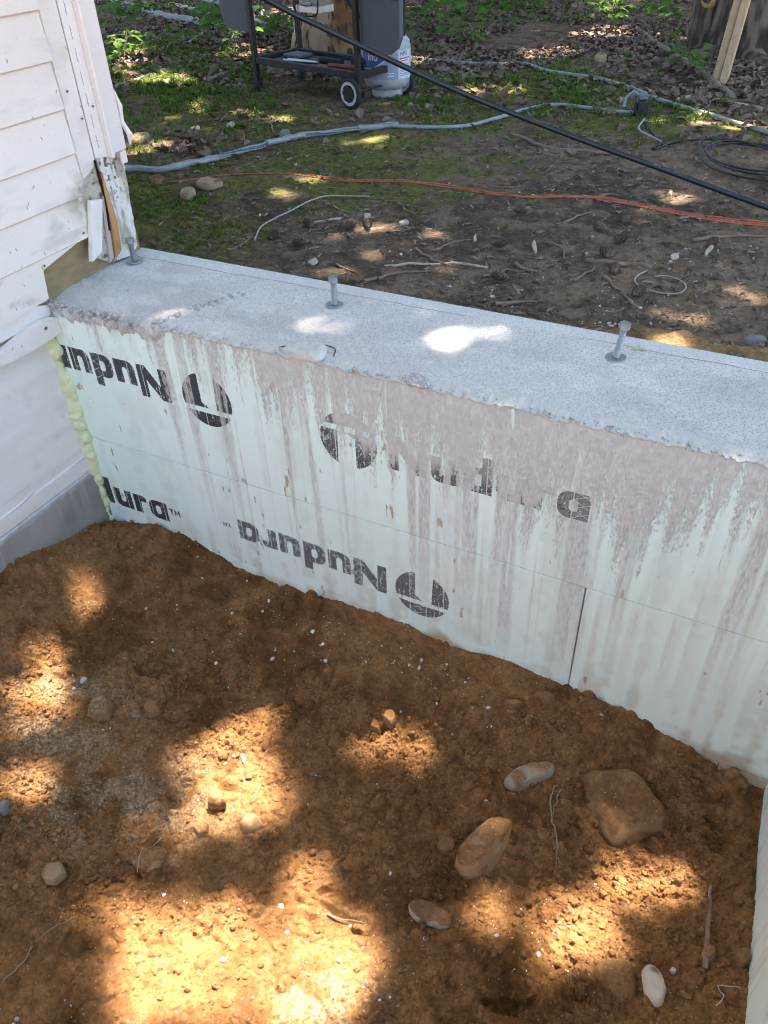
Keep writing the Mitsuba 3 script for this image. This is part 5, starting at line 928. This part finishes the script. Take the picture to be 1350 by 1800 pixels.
mat('grey_log', wood_tex((.17, .165, .165), (.33, .32, .31), 'x', 30, 2), .85); mat('brown_log', wood_tex((.14, .10, .07), (.26, .20, .14), 'x', 30, 2), .85)
def log(name, label, cat, path, r, m, seed=0, amp=.01): k = thing(name, label, cat); put(k, rough(ystrand(path, r, r * .8, .06, seed, .004, n=10), amp * r * 12, 12, seed), m, True); return k
log('log', 'smooth grey fallen pole lying in the leaves at the upper left', 'log', [(-7.256,8.027,-0.3),(-6.299,7.23,-0.3),(-5.351,6.681,-0.3),(-4.791,6.386,-0.3),(-4.019,5.961,-0.3)], .04, 'grey_log', 1)
log('log', 'pale fallen pole behind the grey one, running behind the grill left shelf', 'log', [(-5.459,7.216,-0.3),(-4.929,6.96,-0.3),(-4.354,6.659,-0.3),(-3.422,6.189,-0.3)], .03, 'pale_twig', 2)
log('log', 'grey fallen pole at the very top edge left of the grill', 'log', [(-6.029,8.039,-0.3),(-5.433,7.727,-0.3),(-4.755,7.373,-0.3),(-3.867,6.861,-0.3)], .035, 'grey_log', 3)
log('branch', 'mossy brown branch pointing at the foot of the leaning timbers', 'branch', [(0.0549,6.862,-0.3),(0.4164,6.09,-0.3),(0.7037,5.514,-0.3),(0.9679,4.912,-0.3),(1.21,4.38,-0.3)], .024, 'brown_log', 4)
log('branch', 'thin pale forked branch below the leaning timbers', 'branch', [(0.9047,4.276,-0.3),(0.9917,4.404,-0.3),(1.133,4.338,-0.3),(1.273,4.291,-0.3),(1.478,4.195,-0.3)], .011, 'pale_twig', 5)
log('branch', 'bare thin branch standing out of the leaves near the top middle', 'branch', [(-0.184,6.338,-0.3),(-0.025,6.382,-0.3),(0.1198,6.481,-0.3),(0.2426,6.912,-0.3),(0.481,7.071,-0.3)], .012, 'brown_log', 6)
log('branch', 'grey stick half hidden in soil, nearest the white wire loop', 'branch', [(1.097,1.545,-0.3),(1.164,1.555,-0.3),(1.218,1.554,-0.3),(1.264,1.585,-0.3),(1.336,1.591,-0.3)], .009, 'twig', 7)
log('branch', 'pale split stick lying beside the dark twigs behind the wall middle', 'branch', [(0.4112,1.227,-0.3),(0.4922,1.261,-0.3),(0.5907,1.309,-0.3),(0.6932,1.346,-0.3),(0.7769,1.357,-0.3)], .005, 'pale_twig', 8)
log('branch', 'short tan stick lying near the middle pine cones', 'branch', [(-0.1096,1.532,-0.3),(-0.0505,1.564,-0.3),(0.0005,1.584,-0.3)], .006, 'pale_twig', 9)
log('branch', 'long thin brown twig crossing the soil below the pipe', 'branch', [(0.2025,3.213,-0.3),(0.3824,3.077,-0.3),(0.5306,3.013,-0.3),(0.6819,3.023,-0.3),(0.8026,3.022,-0.3)], .009, 'twig', 10)
ORD = 'first second third fourth fifth sixth seventh eighth ninth tenth eleventh twelfth thirteenth fourteenth fifteenth sixteenth seventeenth eighteenth nineteenth twentieth'.split()
def ranks(pts):
    """ordinal of each point, counted from the left as seen in the picture"""
    s = [math.atan2(q[0] - 1.781, q[1] + 1.411) for q in pts]; o = np.argsort(np.argsort(s)); return [ORD[k] for k in o]
TW = (([(0.4112,1.041,-0.3),(0.4606,1.13,-0.3),(0.4858,1.175,-0.3),(0.5955,1.245,-0.3)], .007), ([(-0.1243,1.742,-0.3),(-0.0614,1.71,-0.3),(0.0081,1.689,-0.3)], .006), ([(0.2333,1.141,-0.3),(0.2675,1.125,-0.3),(0.3541,1.102,-0.3)], .006), ([(0.4428,1.418,-0.3),(0.5543,1.336,-0.3),(0.6682,1.293,-0.3)], .007), ([(0.7963,1.26,-0.3),(0.8514,1.353,-0.3),(0.9135,1.367,-0.3)], .006), ([(1.114,1.35,-0.3),(1.133,1.431,-0.3),(1.149,1.489,-0.3)], .006), ([(1.188,1.425,-0.3),(1.29,1.307,-0.3),(1.374,1.203,-0.3)], .007), ([(0.9217,1.048,-0.3),(0.9873,1.096,-0.3),(1.049,1.127,-0.3)], .009), ([(1.43,1.925,-0.3),(1.548,2.007,-0.3),(1.678,2.074,-0.3)], .009), ([(0.8975,1.918,-0.3),(0.9327,2.007,-0.3),(0.9748,2.078,-0.3)], .006), ([(0.4299,2.268,-0.3),(0.5193,2.258,-0.3),(0.5846,2.311,-0.3)], .006), ([(0.866,1.406,-0.3),(0.9329,1.375,-0.3),(0.962,1.387,-0.3)], .008),
      ([(0.5183,1.416,-0.3),(0.5657,1.535,-0.3),(0.6246,1.573,-0.3)], .005), ([(-0.0919,1.927,-0.3),(0.0586,1.925,-0.3),(0.1357,1.888,-0.3)], .005), ([(-1.337,3.102,-0.3),(-1.225,2.918,-0.3),(-1.104,2.752,-0.3)], .008), ([(-2.144,3.602,-0.3),(-1.963,3.623,-0.3),(-1.757,3.636,-0.3)], .006), ([(0.1357,1.888,-0.3),(0.2724,1.78,-0.3),(0.3539,1.781,-0.3)], .005), ([(0.9413,2.292,-0.3),(0.9899,2.355,-0.3),(1.035,2.33,-0.3)], .006), ([(0.9021,1.674,-0.3),(0.9722,1.637,-0.3),(1.017,1.53,-0.3)], .005), ([(-0.2469,1.099,-0.3),(-0.2289,1.153,-0.3),(-0.2328,1.24,-0.3)], .006))
for k, ((q, r), o_) in enumerate(zip(TW, ranks([t[0][len(t[0]) // 2] for t in TW]))):
    tw = thing('twig', f'{o_} from the left of the thin dry twigs on the yard soil', 'twig', 'dry twigs on the yard soil'); put(tw, ystrand(q, r, r, .03, k, .003, taper=True, n=6), 'twig', True)
# pine cones
def cone_mesh(seed):
    rg = np.random.default_rng(seed); ms = [moved(trimesh.creation.icosphere(subdivisions=1), (0, 0, 0), s=(.5, .22, .22))]
    for k in range(64):
        t = k / 63; x = -.46 + .92 * t; a = k * 2.4; r = .30 * math.sin(math.pi * (.12 + .8 * t))**.8; sc = .16 + .12 * math.sin(math.pi * t)
        q = trimesh.Trimesh([(0, -.5, 0), (0, .5, 0), (.35, .32, .9), (.35, -.32, .9), (.15, 0, 1.05)], [(0, 1, 2), (0, 2, 3), (3, 2, 4), (2, 1, 0), (3, 2, 0)], process=False); q.vertices *= (sc, sc, sc * .9)
        M = trimesh.transformations.rotation_matrix(a, (1, 0, 0)); q.vertices += (0, 0, r * .45); q.apply_transform(M); q.vertices += (x, 0, 0); ms.append(q)
    return cat_meshes(ms)
CONE = [mikit.ply(moved(cone_mesh(s), s=(.068, .054, .054)), 'mat_cone') for s in range(3)]
mat('cone', lambda p, n, uv: mix((.06, .042, .032), (.27, .185, .13), noise(p.x * 200, p.y * 200, p.z * 200)), .85)
CN = [(0.6996,1.936,-0.3),(1.137,2.015,-0.3),(1.065,1.871,-0.3),(1.173,1.779,-0.3),(1.147,1.627,-0.3),(0.7498,1.545,-0.3),(1.225,1.475,-0.3),(0.8613,1.26,-0.3),(1.504,1.902,-0.3),(-0.0905,1.472,-0.3),(0.0948,1.496,-0.3),(0.1593,1.544,-0.3),(0.0049,1.256,-0.3),(-0.1493,1.303,-0.3),(-1.483,2.35,-0.3),(1.35,1.307,-0.3)]
for k, (q, o_) in enumerate(zip(CN, ranks(CN))):
    key = thing('pine_cone', f'{o_} from the left of the dark brown pine cones on the yard soil', 'pine cone', 'pine cones on the yard soil'); z = yh(q[0], q[1])
    scene[key] = {**CONE[k % 3], 'to_world': T().translate([q[0], q[1], z + .022]).rotate([0, 0, 1], (k * 77) % 360).rotate([1, 0, 0], k * 40)}
# yard stones and chips
def yrock(outline, h, label, m, seed, cat='stone', name='rock', top=.8, amp=.004):
    o = [(q[0], q[1]) for q in outline]; c = np.mean(o, 0); k = thing(name, label, cat); put(k, hull_stone(o, yh(*c) - .012, h, seed, top, (0, 0), amp, .02), m, 35)
stone_mat('tan_stone', (.26, .19, .10), (.36, .28, .17), -.10)
yrock([(-0.9049,1.606,-0.3),(-0.9286,1.68,-0.3),(-0.8787,1.718,-0.3),(-0.811,1.634,-0.3),(-0.8258,1.575,-0.3)], .045, 'tan block of stone left of two, below the orange cord', 'tan_stone', 31)
yrock([(-0.9117,1.743,-0.3),(-0.9391,1.83,-0.3),(-0.8192,1.857,-0.3),(-0.7596,1.784,-0.3),(-0.8172,1.705,-0.3)], .04, 'brown slab of stone right of two, below the orange cord', 'tan_stone', 32)
yrock([(-1.199,1.749,-0.3),(-1.201,1.809,-0.3),(-1.152,1.807,-0.3),(-1.096,1.73,-0.3),(-1.127,1.698,-0.3)], .04, 'reddish stone under the cable bundle at the house corner', 'brown_stone', 33)
yrock([(-1.822,2.29,-0.3),(-1.85,2.412,-0.3),(-1.795,2.459,-0.3),(-1.723,2.405,-0.3),(-1.73,2.272,-0.3)], .05, 'tan stone in the grass beside the house corner', 'tan_stone', 34)
yrock([(-1.232,2.559,-0.3),(-1.266,2.652,-0.3),(-1.225,2.64,-0.3),(-1.159,2.534,-0.3),(-1.176,2.502,-0.3)], .045, 'round grey stone left of the cable bundle wrap', 'brown_stone', 35)
yrock([(-1.04,2.708,-0.3),(-1.056,2.783,-0.3),(-0.9976,2.777,-0.3),(-0.9301,2.67,-0.3),(-0.9534,2.61,-0.3)], .05, 'dark stone beside the taped cable bundle', 'grey_stone', 36)
yrock([(-2.508,3.953,-0.3),(-2.522,4.058,-0.3),(-2.435,4.041,-0.3),(-2.342,3.899,-0.3),(-2.405,3.857,-0.3)], .04, 'flat dark stone in the grass left of the grill', 'grey_stone', 37)
yrock([(0.046,5.453,-0.3),(0.0566,5.626,-0.3),(0.1283,5.574,-0.3),(0.1697,5.351,-0.3),(0.1059,5.331,-0.3)], .06, 'pale block of wood in the leaves near the top right', 'tan_stone', 38, 'block', 'wood_block')
yrock([(1.218,2.445,-0.3),(1.215,2.504,-0.3),(1.233,2.494,-0.3),(1.239,2.436,-0.3)], .03, 'small tan chip right of the black pipe', 'tan_stone', 39)
yrock([(1.717,1.076,-0.3),(1.735,1.117,-0.3),(1.784,1.122,-0.3),(1.79,1.1,-0.3),(1.748,1.069,-0.3)], .03, 'dark grey stick shaped stone in the trench behind the wall', 'grey_stone', 40)
mat('chip_wood', lambda p, n, uv: mix((.34, .27, .19), (.52, .44, .34), fbm(p.x * 60, p.y * 60, p.z * 60, 3)), .8)
CH = (([(-1.487,2.795,-0.3),(-1.493,2.881,-0.3),(-1.436,2.842,-0.3),(-1.432,2.772,-0.3)]), ([(-1.679,2.697,-0.3),(-1.648,2.752,-0.3),(-1.598,2.698,-0.3),(-1.637,2.67,-0.3)]), ([(0.8562,1.655,-0.3),(0.8675,1.594,-0.3),(0.9026,1.538,-0.3),(0.8994,1.568,-0.3)]), ([(1.486,1.806,-0.3),(1.499,1.881,-0.3),(1.514,1.881,-0.3),(1.499,1.78,-0.3)]), ([(1.377,1.71,-0.3),(1.401,1.739,-0.3),(1.413,1.707,-0.3),(1.391,1.68,-0.3)]), ([(0.25,1.655,-0.3),(0.2719,1.694,-0.3),(0.2984,1.667,-0.3),(0.2728,1.642,-0.3)]), ([(0.6175,4.61,-0.3),(0.7233,4.467,-0.3),(0.7709,4.379,-0.3),(0.7407,4.386,-0.3)]), ([(0.6194,1.598,-0.3),(0.6185,1.625,-0.3),(0.6415,1.58,-0.3),(0.6335,1.563,-0.3)]), ([(0.119,1.117,-0.3),(0.1343,1.161,-0.3),(0.1603,1.135,-0.3),(0.1473,1.105,-0.3)]), ([(0.0623,1.695,-0.3),(0.0904,1.706,-0.3),(0.104,1.68,-0.3),(0.0829,1.656,-0.3)]))
for k, (o, o_) in enumerate(zip(CH, ranks([t[0] for t in CH]))):
    key = thing('wood_chip', f'{o_} from the left of the pale wood chips on the dark yard soil', 'wood chip', 'pale wood chips in the yard'); o2 = [(q[0], q[1]) for q in o]; c = np.mean(o2, 0); put(key, hull_stone(o2, yh(*c), .014, k, .92, (0, .1), .001, .02), 'chip_wood', 35)
# green seedlings
def maple_leaf(seed):
    rg = np.random.default_rng(seed); n = 14; th = np.linspace(-2.6, 2.6, n); r = .5 + .5 * np.abs(np.cos(th * 2.0)) * (.6 + .4 * np.cos(th)); z = -.18 * r * r + rg.normal(size=n) * .03
    v = np.vstack([[(0.15, 0, 0)], np.c_[.15 + r * np.cos(th) * .55, r * np.sin(th) * .55, z]]); return trimesh.Trimesh(v, [(0, k, k + 1) for k in range(1, n)], process=False)
def seedling(seed, nl, ht, ls):
    rg = np.random.default_rng(seed); lv, stem = [], [tube(np.array([(0, 0, -.01), (rg.normal() * .02, rg.normal() * .02, ht * .6), (rg.normal() * .03, rg.normal() * .03, ht)]), .0035, 5)]
    for k in range(nl):
        a = rg.uniform(0, 6.3); h = ht * rg.uniform(.35, 1.05); d = rg.uniform(.03, .15); s = ls * rg.uniform(.6, 1.1); e = np.array([d * math.cos(a), d * math.sin(a), h + rg.uniform(-.02, .03)])
        stem.append(tube(np.array([(0, 0, h * .85), e]), .0018, 4)); lv.append(moved(maple_leaf(seed * 40 + k), e, rz=a, s=s, rx=rg.normal() * .3, ry=rg.normal() * .3 + .2))
    return cat_meshes(lv), cat_meshes(stem)
thin('seedling_leaf', lambda p, n, uv: mix((.05, .115, .022), (.14, .24, .055), noise(p.x * 14, p.y * 14, p.z * 14))); mat('stem', (.12, .13, .06), .8)
SEED = []
for s in range(6):
    a, b = seedling(s, 7 + s * 2, .14 + .03 * s, .085 + .006 * s); SEED.append((mikit.ply(a, 'mat_seedling_leaf'), mikit.ply(b, 'mat_stem')))
EXT = ORD + ['twenty' + ('-' + x) for x in ORD[:9]]
SPB = [('along the very top edge of the picture', [(-5.829,6.751,-0.3),(-5.848,7.129,-0.3),(-5.74,7.352,-0.3),(-5.08,6.745,-0.3),(-2.68,7.481,-0.3),(-2.603,8.038,-0.3),(-2.224,7.503,-0.3),(-2.118,8.052,-0.3),(-1.774,7.949,-0.3),(-1.584,7.735,-0.3),(-1.458,7.849,-0.3),(-1.096,7.685,-0.3),(-1.134,8.181,-0.3),(-0.9244,8.056,-0.3),(-0.7445,7.689,-0.3),(-0.4033,8.091,-0.3),(-0.139,8.234,-0.3)]), ('in the second row below the top edge', [(-5.232,6.033,-0.3),(-5.359,6.331,-0.3),(-4.828,5.75,-0.3),(-5.032,6.163,-0.3),(-4.603,5.809,-0.3),(-4.786,6.555,-0.3),(-4.666,6.669,-0.3),(-4.135,6.231,-0.3),(-2.267,6.779,-0.3),(-1.85,6.739,-0.3),(-1.92,7.249,-0.3),(-1.709,7.069,-0.3),(-1.724,7.375,-0.3),(-1.372,6.79,-0.3),(-1.24,6.895,-0.3),(-1.156,7.059,-0.3),(-1.071,7.227,-0.3),(-0.8024,7.368,-0.3),(-0.4533,7.027,-0.3),(-0.3641,7.33,-0.3),(0.1159,7.817,-0.3)]), ('in the lower row, nearest the grass and hoses', [(-4.403,5.103,-0.3),(-3.627,4.394,-0.3),(-4.436,5.358,-0.3),(-3.523,4.809,-0.3),(-3.443,4.947,-0.3),(-3.829,5.727,-0.3),(-3.156,5.147,-0.3),(-2.888,4.856,-0.3),(-3.024,5.55,-0.3),(-3.224,5.889,-0.3),(-2.738,5.209,-0.3),(-2.828,5.42,-0.3),(-2.699,5.963,-0.3),(-1.8,6.014,-0.3),(-1.486,5.458,-0.3),(-1.865,6.32,-0.3),(-1.089,4.825,-0.3),(-1.364,5.833,-0.3),(-0.9725,5.396,-0.3),(-1.321,6.27,-0.3),(-0.9932,6.235,-0.3),(-0.8439,6.723,-0.3),(-0.5469,6.801,-0.3),(-0.1437,6.651,-0.3),(0.2024,6.87,-0.3),(0.3746,6.791,-0.3),(0.7516,5.099,-0.3),(0.8241,5.001,-0.3),(0.983,4.823,-0.3)])]
for k, (q, o_, w_) in enumerate([(q, o_, w_) for w_, l in SPB for q, o_ in zip(l, EXT)]):
    key = thing('seedling', f'{o_} green seedling from the left {w_}', 'seedling', 'maple seedlings in the leaf litter'); a, b = SEED[(k * 5) % 6]
    w = T().translate([q[0], q[1], yh(q[0], q[1])]).rotate([0, 0, 1], (k * 67) % 360).scale(.85 + .5 * ((k * 37) % 10) / 10)
    scene[key + '__leaves'] = {**a, 'to_world': w}; scene[key + '__stem'] = {**b, 'to_world': w}
lw = thing('seedling', 'bright pale green leafy weed in a sun patch beside the house corner', 'seedling'); q = (-3.568,4.256,-0.3)
lw2, st2 = seedling(91, 26, .14, .075); part(lw, 'leaves', moved(lw2, (q[0], q[1], yh(q[0], q[1])), s=1.25), 'seedling_leaf'); part(lw, 'stem', moved(st2, (q[0], q[1], yh(q[0], q[1])), s=1.25), 'stem')

# ---------------------------------------------------------------- the crowns that shade the yard
HOLES = [(0.2013,-0.61,-0.8567,0.0676,0.0324,0.096,-0.0922), (0.3681,-0.8615,-0.8711,0.0606,0.0294,0.0536,-0.0492), (0.0753,-0.2988,-0.7574,0.0385,0.0181,0.0931,-0.0955), (0.2029,-0.3286,-0.8347,0.0539,0.0255,0.0539,-0.0586), (0.8037,-0.55,-0.9338,0.1433,0.0694,0.0564,-0.0778), (0.8414,-0.4503,-0.9328,0.0769,0.0372,0.0349,-0.0515), (0.8868,-0.6826,-0.9387,0.09,0.0439,0.0329,-0.0451), (1.214,-0.7495,-0.9508,0.1058,0.052,0.0224,-0.0378), (1.204,-0.8789,-0.948,0.1513,0.0747,0.0571,-0.0894), (1.238,-0.9753,-0.9455,0.1602,0.0795,0.0529,-0.081), (0.9932,-1.003,-0.9329,0.1226,0.0606,0.0459,-0.0571), (0.8176,-0.9846,-0.9276,0.0816,0.0402,0.0191,-0.0213),
         (1.221,-0.3484,-0.9329,0.1075,0.0521,0.0271,-0.0551), (1.848,-0.3635,-0.94,0.0883,0.0433,0.0132,-0.0565), (1.761,-0.2765,-0.9545,0.0647,0.0316,0.0069,-0.0264), (1.92,-0.3919,-0.9162,0.0455,0.0223,0.0095,-0.0465), (1.689,-0.5482,-0.9429,0.1253,0.0617,0.0132,-0.0407), (1.751,-0.5835,-0.9325,0.0938,0.0463,0.0138,-0.0458), (1.639,-0.6133,-0.9442,0.0562,0.0277,0.0164,-0.0458), (0.4279,-0.8324,-0.8918,0.0793,0.0385,0.0297,-0.0286), (1.527,-0.4611,-0.95,0.0269,0.0131,0.0102,-0.0265), (1.417,-0.9083,-0.9493,0.0632,0.0314,0.0197,-0.0368), (1.001,-1.122,-0.9304,0.0635,0.0315,0.028,-0.0326), (1.768,-0.686,-0.9221,0.0525,0.026,0.016,-0.052),
         (0.8215,0.1496,0,0.0577,0.0251,0.0375,-0.0659), (0.351,0.0683,0,0.0537,0.0231,0.0409,-0.0504), (1.096,0.2289,0,0.033,0.0144,0.0143,-0.0333), (1.222,0.2451,0,0.0545,0.0239,0.0143,-0.0384), (1.675,0.1322,0,0.0234,0.0105,0.0144,-0.0774), (0.8115,0.3584,-0,0.0366,0.0157,0.0152,-0.029), (0.8722,-0.0197,0,0.0244,0.0108,0.0196,-0.0331), (1.44,0.3534,0,0.0245,0.0107,0.0061,-0.0229),
         (-1.987,3.167,-0.3,0.067,0.0231,0.0924,-0.1208), (-1.322,3.092,-0.3,0.1174,0.0414,0.0733,-0.1124), (-1.546,3.06,-0.3,0.0984,0.0346,0.0614,-0.088), (1.273,2.458,-0.3,0.1207,0.0477,0.0184,-0.0953), (0.1135,1.547,-0.3,0.077,0.0314,0.0328,-0.0607), (-0.478,2.81,-0.3,0.1821,0.067,0.0556,-0.1064), (1.505,1.203,-0.3,0.1019,0.0441,0.0135,-0.0689), (1.648,1.46,-0.3,0.0886,0.0378,0.0153,-0.1064), (1.551,0.8828,-0.3,0.0618,0.0273,0.0143,-0.0712), (-0.2822,4.221,-0.3,0.2173,0.0723,0.0556,-0.1466), (-2.684,3.767,-0.3,0.2559,0.0829,0.1621,-0.2015), (-3.494,4.228,-0.3,0.1536,0.0471,0.3837,-0.4402), (-2.79,4.885,-0.3,0.2427,0.0717,0.2196,-0.3165), (-1.617,2.238,-0.3,0.1573,0.0585,0.1119,-0.1332), (0.4631,1.596,-0.3,0.0654,0.0268,0.0159,-0.0358), (1.065,3.779,-0.3,0.1784,0.0636,0.0167,-0.0905), (1.322,3.723,-0.3,0.1146,0.0414,0.0107,-0.0746), (-0.4427,2.042,-0.3,0.0693,0.0269,0.029,-0.0477), (-0.3945,5.67,-0.3,0.2599,0.0763,0.0771,-0.2377), (1.187,2.11,-0.3,0.0658,0.0266,0.0126,-0.0555), (0.2947,1.259,-0.3,0.0416,0.0173,0.0166,-0.031), (-0.4456,1.788,-0.3,0.051,0.0201,0.037,-0.0572), (-1.28,5.077,-0.3,0.1751,0.0529,0.0818,-0.1737), (0.4151,3.719,-0.3,0.1263,0.0445,0.0315,-0.1068), (0.6062,4.341,-0.3,0.135,0.0455,0.0227,-0.095), (-0.2378,6.626,-0.3,0.2358,0.0635,0.0792,-0.291), (-2.535,5.686,-0.3,0.2059,0.0571,0.3184,-0.5378)]
WIDE = [((1.122,-0.8674,-0.9453,0.3781,0.1864,0.1326,-0.1956), .62), ((1.756,-0.5602,-0.9336,0.2114,0.1042,0.0449,-0.1523), .40), ((0.8183,-0.6489,-0.935,0.224,0.1089,0.0983,-0.1307), .5), ((0.3329,-0.7361,-0.8807,0.1663,0.0803,0.1922,-0.1856), .42), ((0.9719,0.1981,0,0.4258,0.1855,0.0821,-0.1672), .20)]
rng = np.random.default_rng(77)
def crown_points(n, lo, hi, clump, seed):
    """leaf positions in a slab of crown, gathered in clumps along boughs"""
    q = rng.uniform(lo, hi, (n, 3)); return q
def leaf_quad(): return np.array([(-.5, 0, 0), (0, -.32, .05), (.5, 0, -.04), (0, .32, .05)])
def leaves(q, size, rng, tilt=.45):
    n = len(q); a = rng.uniform(0, 2 * np.pi, n); tx, ty = rng.normal(size=n) * tilt, rng.normal(size=n) * tilt; ca, sa = np.cos(a), np.sin(a); z = np.zeros(n)
    u = np.stack([ca, sa, tx], 1); w = np.stack([-sa, ca, ty], 1); u /= np.linalg.norm(u, axis=1, keepdims=True); w /= np.linalg.norm(w, axis=1, keepdims=True)
    s = (size * rng.uniform(.75, 1.3, n))[:, None]; L = leaf_quad(); nn = np.cross(u, w)
    V = np.stack([q + s * (u * l[0] + w * l[1] + nn * l[2]) for l in L], 1).reshape(-1, 3); i = np.arange(n)[:, None] * 4
    return trimesh.Trimesh(V, np.vstack([i + [0, 1, 2], i + [0, 2, 3]]), process=False)
def in_holes(q, pad):
    k = np.zeros(len(q), bool); t = q[:, 2] / SUN[2]; w = np.c_[q[:, 0] - SUN[0] * t, q[:, 1] - SUN[1] * t, 0 * t]; wu, wv = (meshkit.fbm(w * 7, 2, 3) - .5) * .9, (meshkit.fbm(w * 7, 2, 4) - .5) * .9
    for h, gone in WIDE:
        cx, cy, cz, ax, ay, bx, by = h; t = (q[:, 2] - cz) / SUN[2]; x = q[:, 0] - SUN[0] * t - cx; y = q[:, 1] - SUN[1] * t - cy; det = ax * by - ay * bx
        r2 = ((x * by - y * bx) / det + wu)**2 + ((y * ax - x * ay) / det + wv)**2; k |= rng.random(len(q)) < gone * sstep(1.3, .6, r2)
    for h in HOLES:
        cx, cy, cz, ax, ay, bx, by = h; t = (q[:, 2] - cz) / SUN[2]; x = q[:, 0] - SUN[0] * t - cx; y = q[:, 1] - SUN[1] * t - cy
        la, lb = math.hypot(ax, ay), math.hypot(bx, by); pd = pad if cz < -.05 else .030
        fa, fb = (la + pd) / la, (lb + pd) / lb; det = ax * by - ay * bx
        u = (x * by - y * bx) / det / fa + wu; v = (y * ax - x * ay) / det / fb + wv; thin_ = .24 if cz > -.05 else (.0 if h in HOLES[:24] and la * lb > .012 else (.12 if cz > -.5 else .08))
        k |= rng.random(len(q)) < (1 - thin_) * sstep(1.45, .55, u * u + v * v)
    return k
def crown_col(p, n, uv): return mix((.040, .085, .018), (.10, .17, .045), noise(p.x * 3, p.y * 3, p.z * 3))
thin('crown_leaf', crown_col, .45)
N = 150000
q = rng.uniform((-6.5, .0, 7.0), (4.2, 11.2, 9.6), (N, 3))
t_ = q[:, 2] / SUN[2]; gxp, gyp = q[:, 0] - SUN[0] * t_, q[:, 1] - SUN[1] * t_           # where its shadow falls
pit = (gyp < .55) & (gxp > -.6) & (gxp < 3.0)
cl = meshkit.fbm(np.c_[gxp * 1.05, gyp * 1.05, q[:, 2] * .25], 3, 5)
keepp = np.where(pit, 1.0, 0.72 * sstep(.24, .46, cl) + .03)
keepp *= np.clip(sstep(-1.75, -1.5, gyp), 0, 1)
q = q[rng.random(N) < keepp]; q = q[~in_holes(q, .034)]  # crown shaped by cutting leaves away so sun patches land at chosen spots
split = q[:, 0] + .25 * (q[:, 1] - 6) < -2.0
part(tree, 'crown', leaves(q[~split], .17, rng), 'crown_leaf', kind='stuff')
def limb(k, a, b, r): 
    m = (np.array(a) + np.array(b)) / 2 + np.array([0, 0, .5]); part(k, 'limb', trunk_mesh([a, tuple(m), b], [r, r * .6, r * .2], 4, 12), 'bark', True)
for a, b, r in (((tcx - .15, tcy - .2, 4.2), (tcx - 3.0, tcy - 2.6, 7.8), .11), ((tcx - .2, tcy - .3, 4.8), (tcx - 1.2, tcy - 4.4, 8.0), .11), ((tcx - .25, tcy - .3, 5.2), (tcx + 1.9, tcy - 3.2, 8.2), .09), ((tcx - .25, tcy - .3, 5.4), (tcx + 2.0, tcy + 1.6, 8.4), .08), ((tcx - .3, tcy - .4, 5.8), (tcx - 1.6, tcy + 2.4, 8.8), .08)): limb(tree, a, b, r)
tr2 = thing('tree', 'second leafy tree standing beyond the top left of the picture', 'tree')
b0 = (-6.2, 11.2, yh(-6.2, 11.2) - .1)
part(tr2, 'trunk', trunk_mesh([b0, (-6.2, 11.1, 2.), (-6., 10.9, 5.), (-5.8, 10.6, 9.6)], [.34, .28, .2, .06], 9, 28, .25), 'bark', True)
for b, r in (((-4.2, 8.0, 7.8), .1), ((-2.6, 9.2, 8.4), .1), ((-5.6, 6.6, 7.6), .1)): limb(tr2, (-6., 10.9, 4.8), b, r)
part(tr2, 'crown', leaves(q[split], .17, rng), 'crown_leaf', kind='stuff')
# the wood beyond, seen only as shade and reflection
n = 26000; q2 = np.c_[rng.uniform(-26, 16, n), rng.uniform(15, 22, n), rng.uniform(.3, 9.5, n)]
q2 = q2[rng.random(n) < sstep(.36, .5, meshkit.fbm(q2 * .35, 3, 8))]
wd = thing('woods', 'leafy wood closing off the far side of the yard', kind='stuff'); put(wd, leaves(q2, .55, rng, 1.), 'crown_leaf')
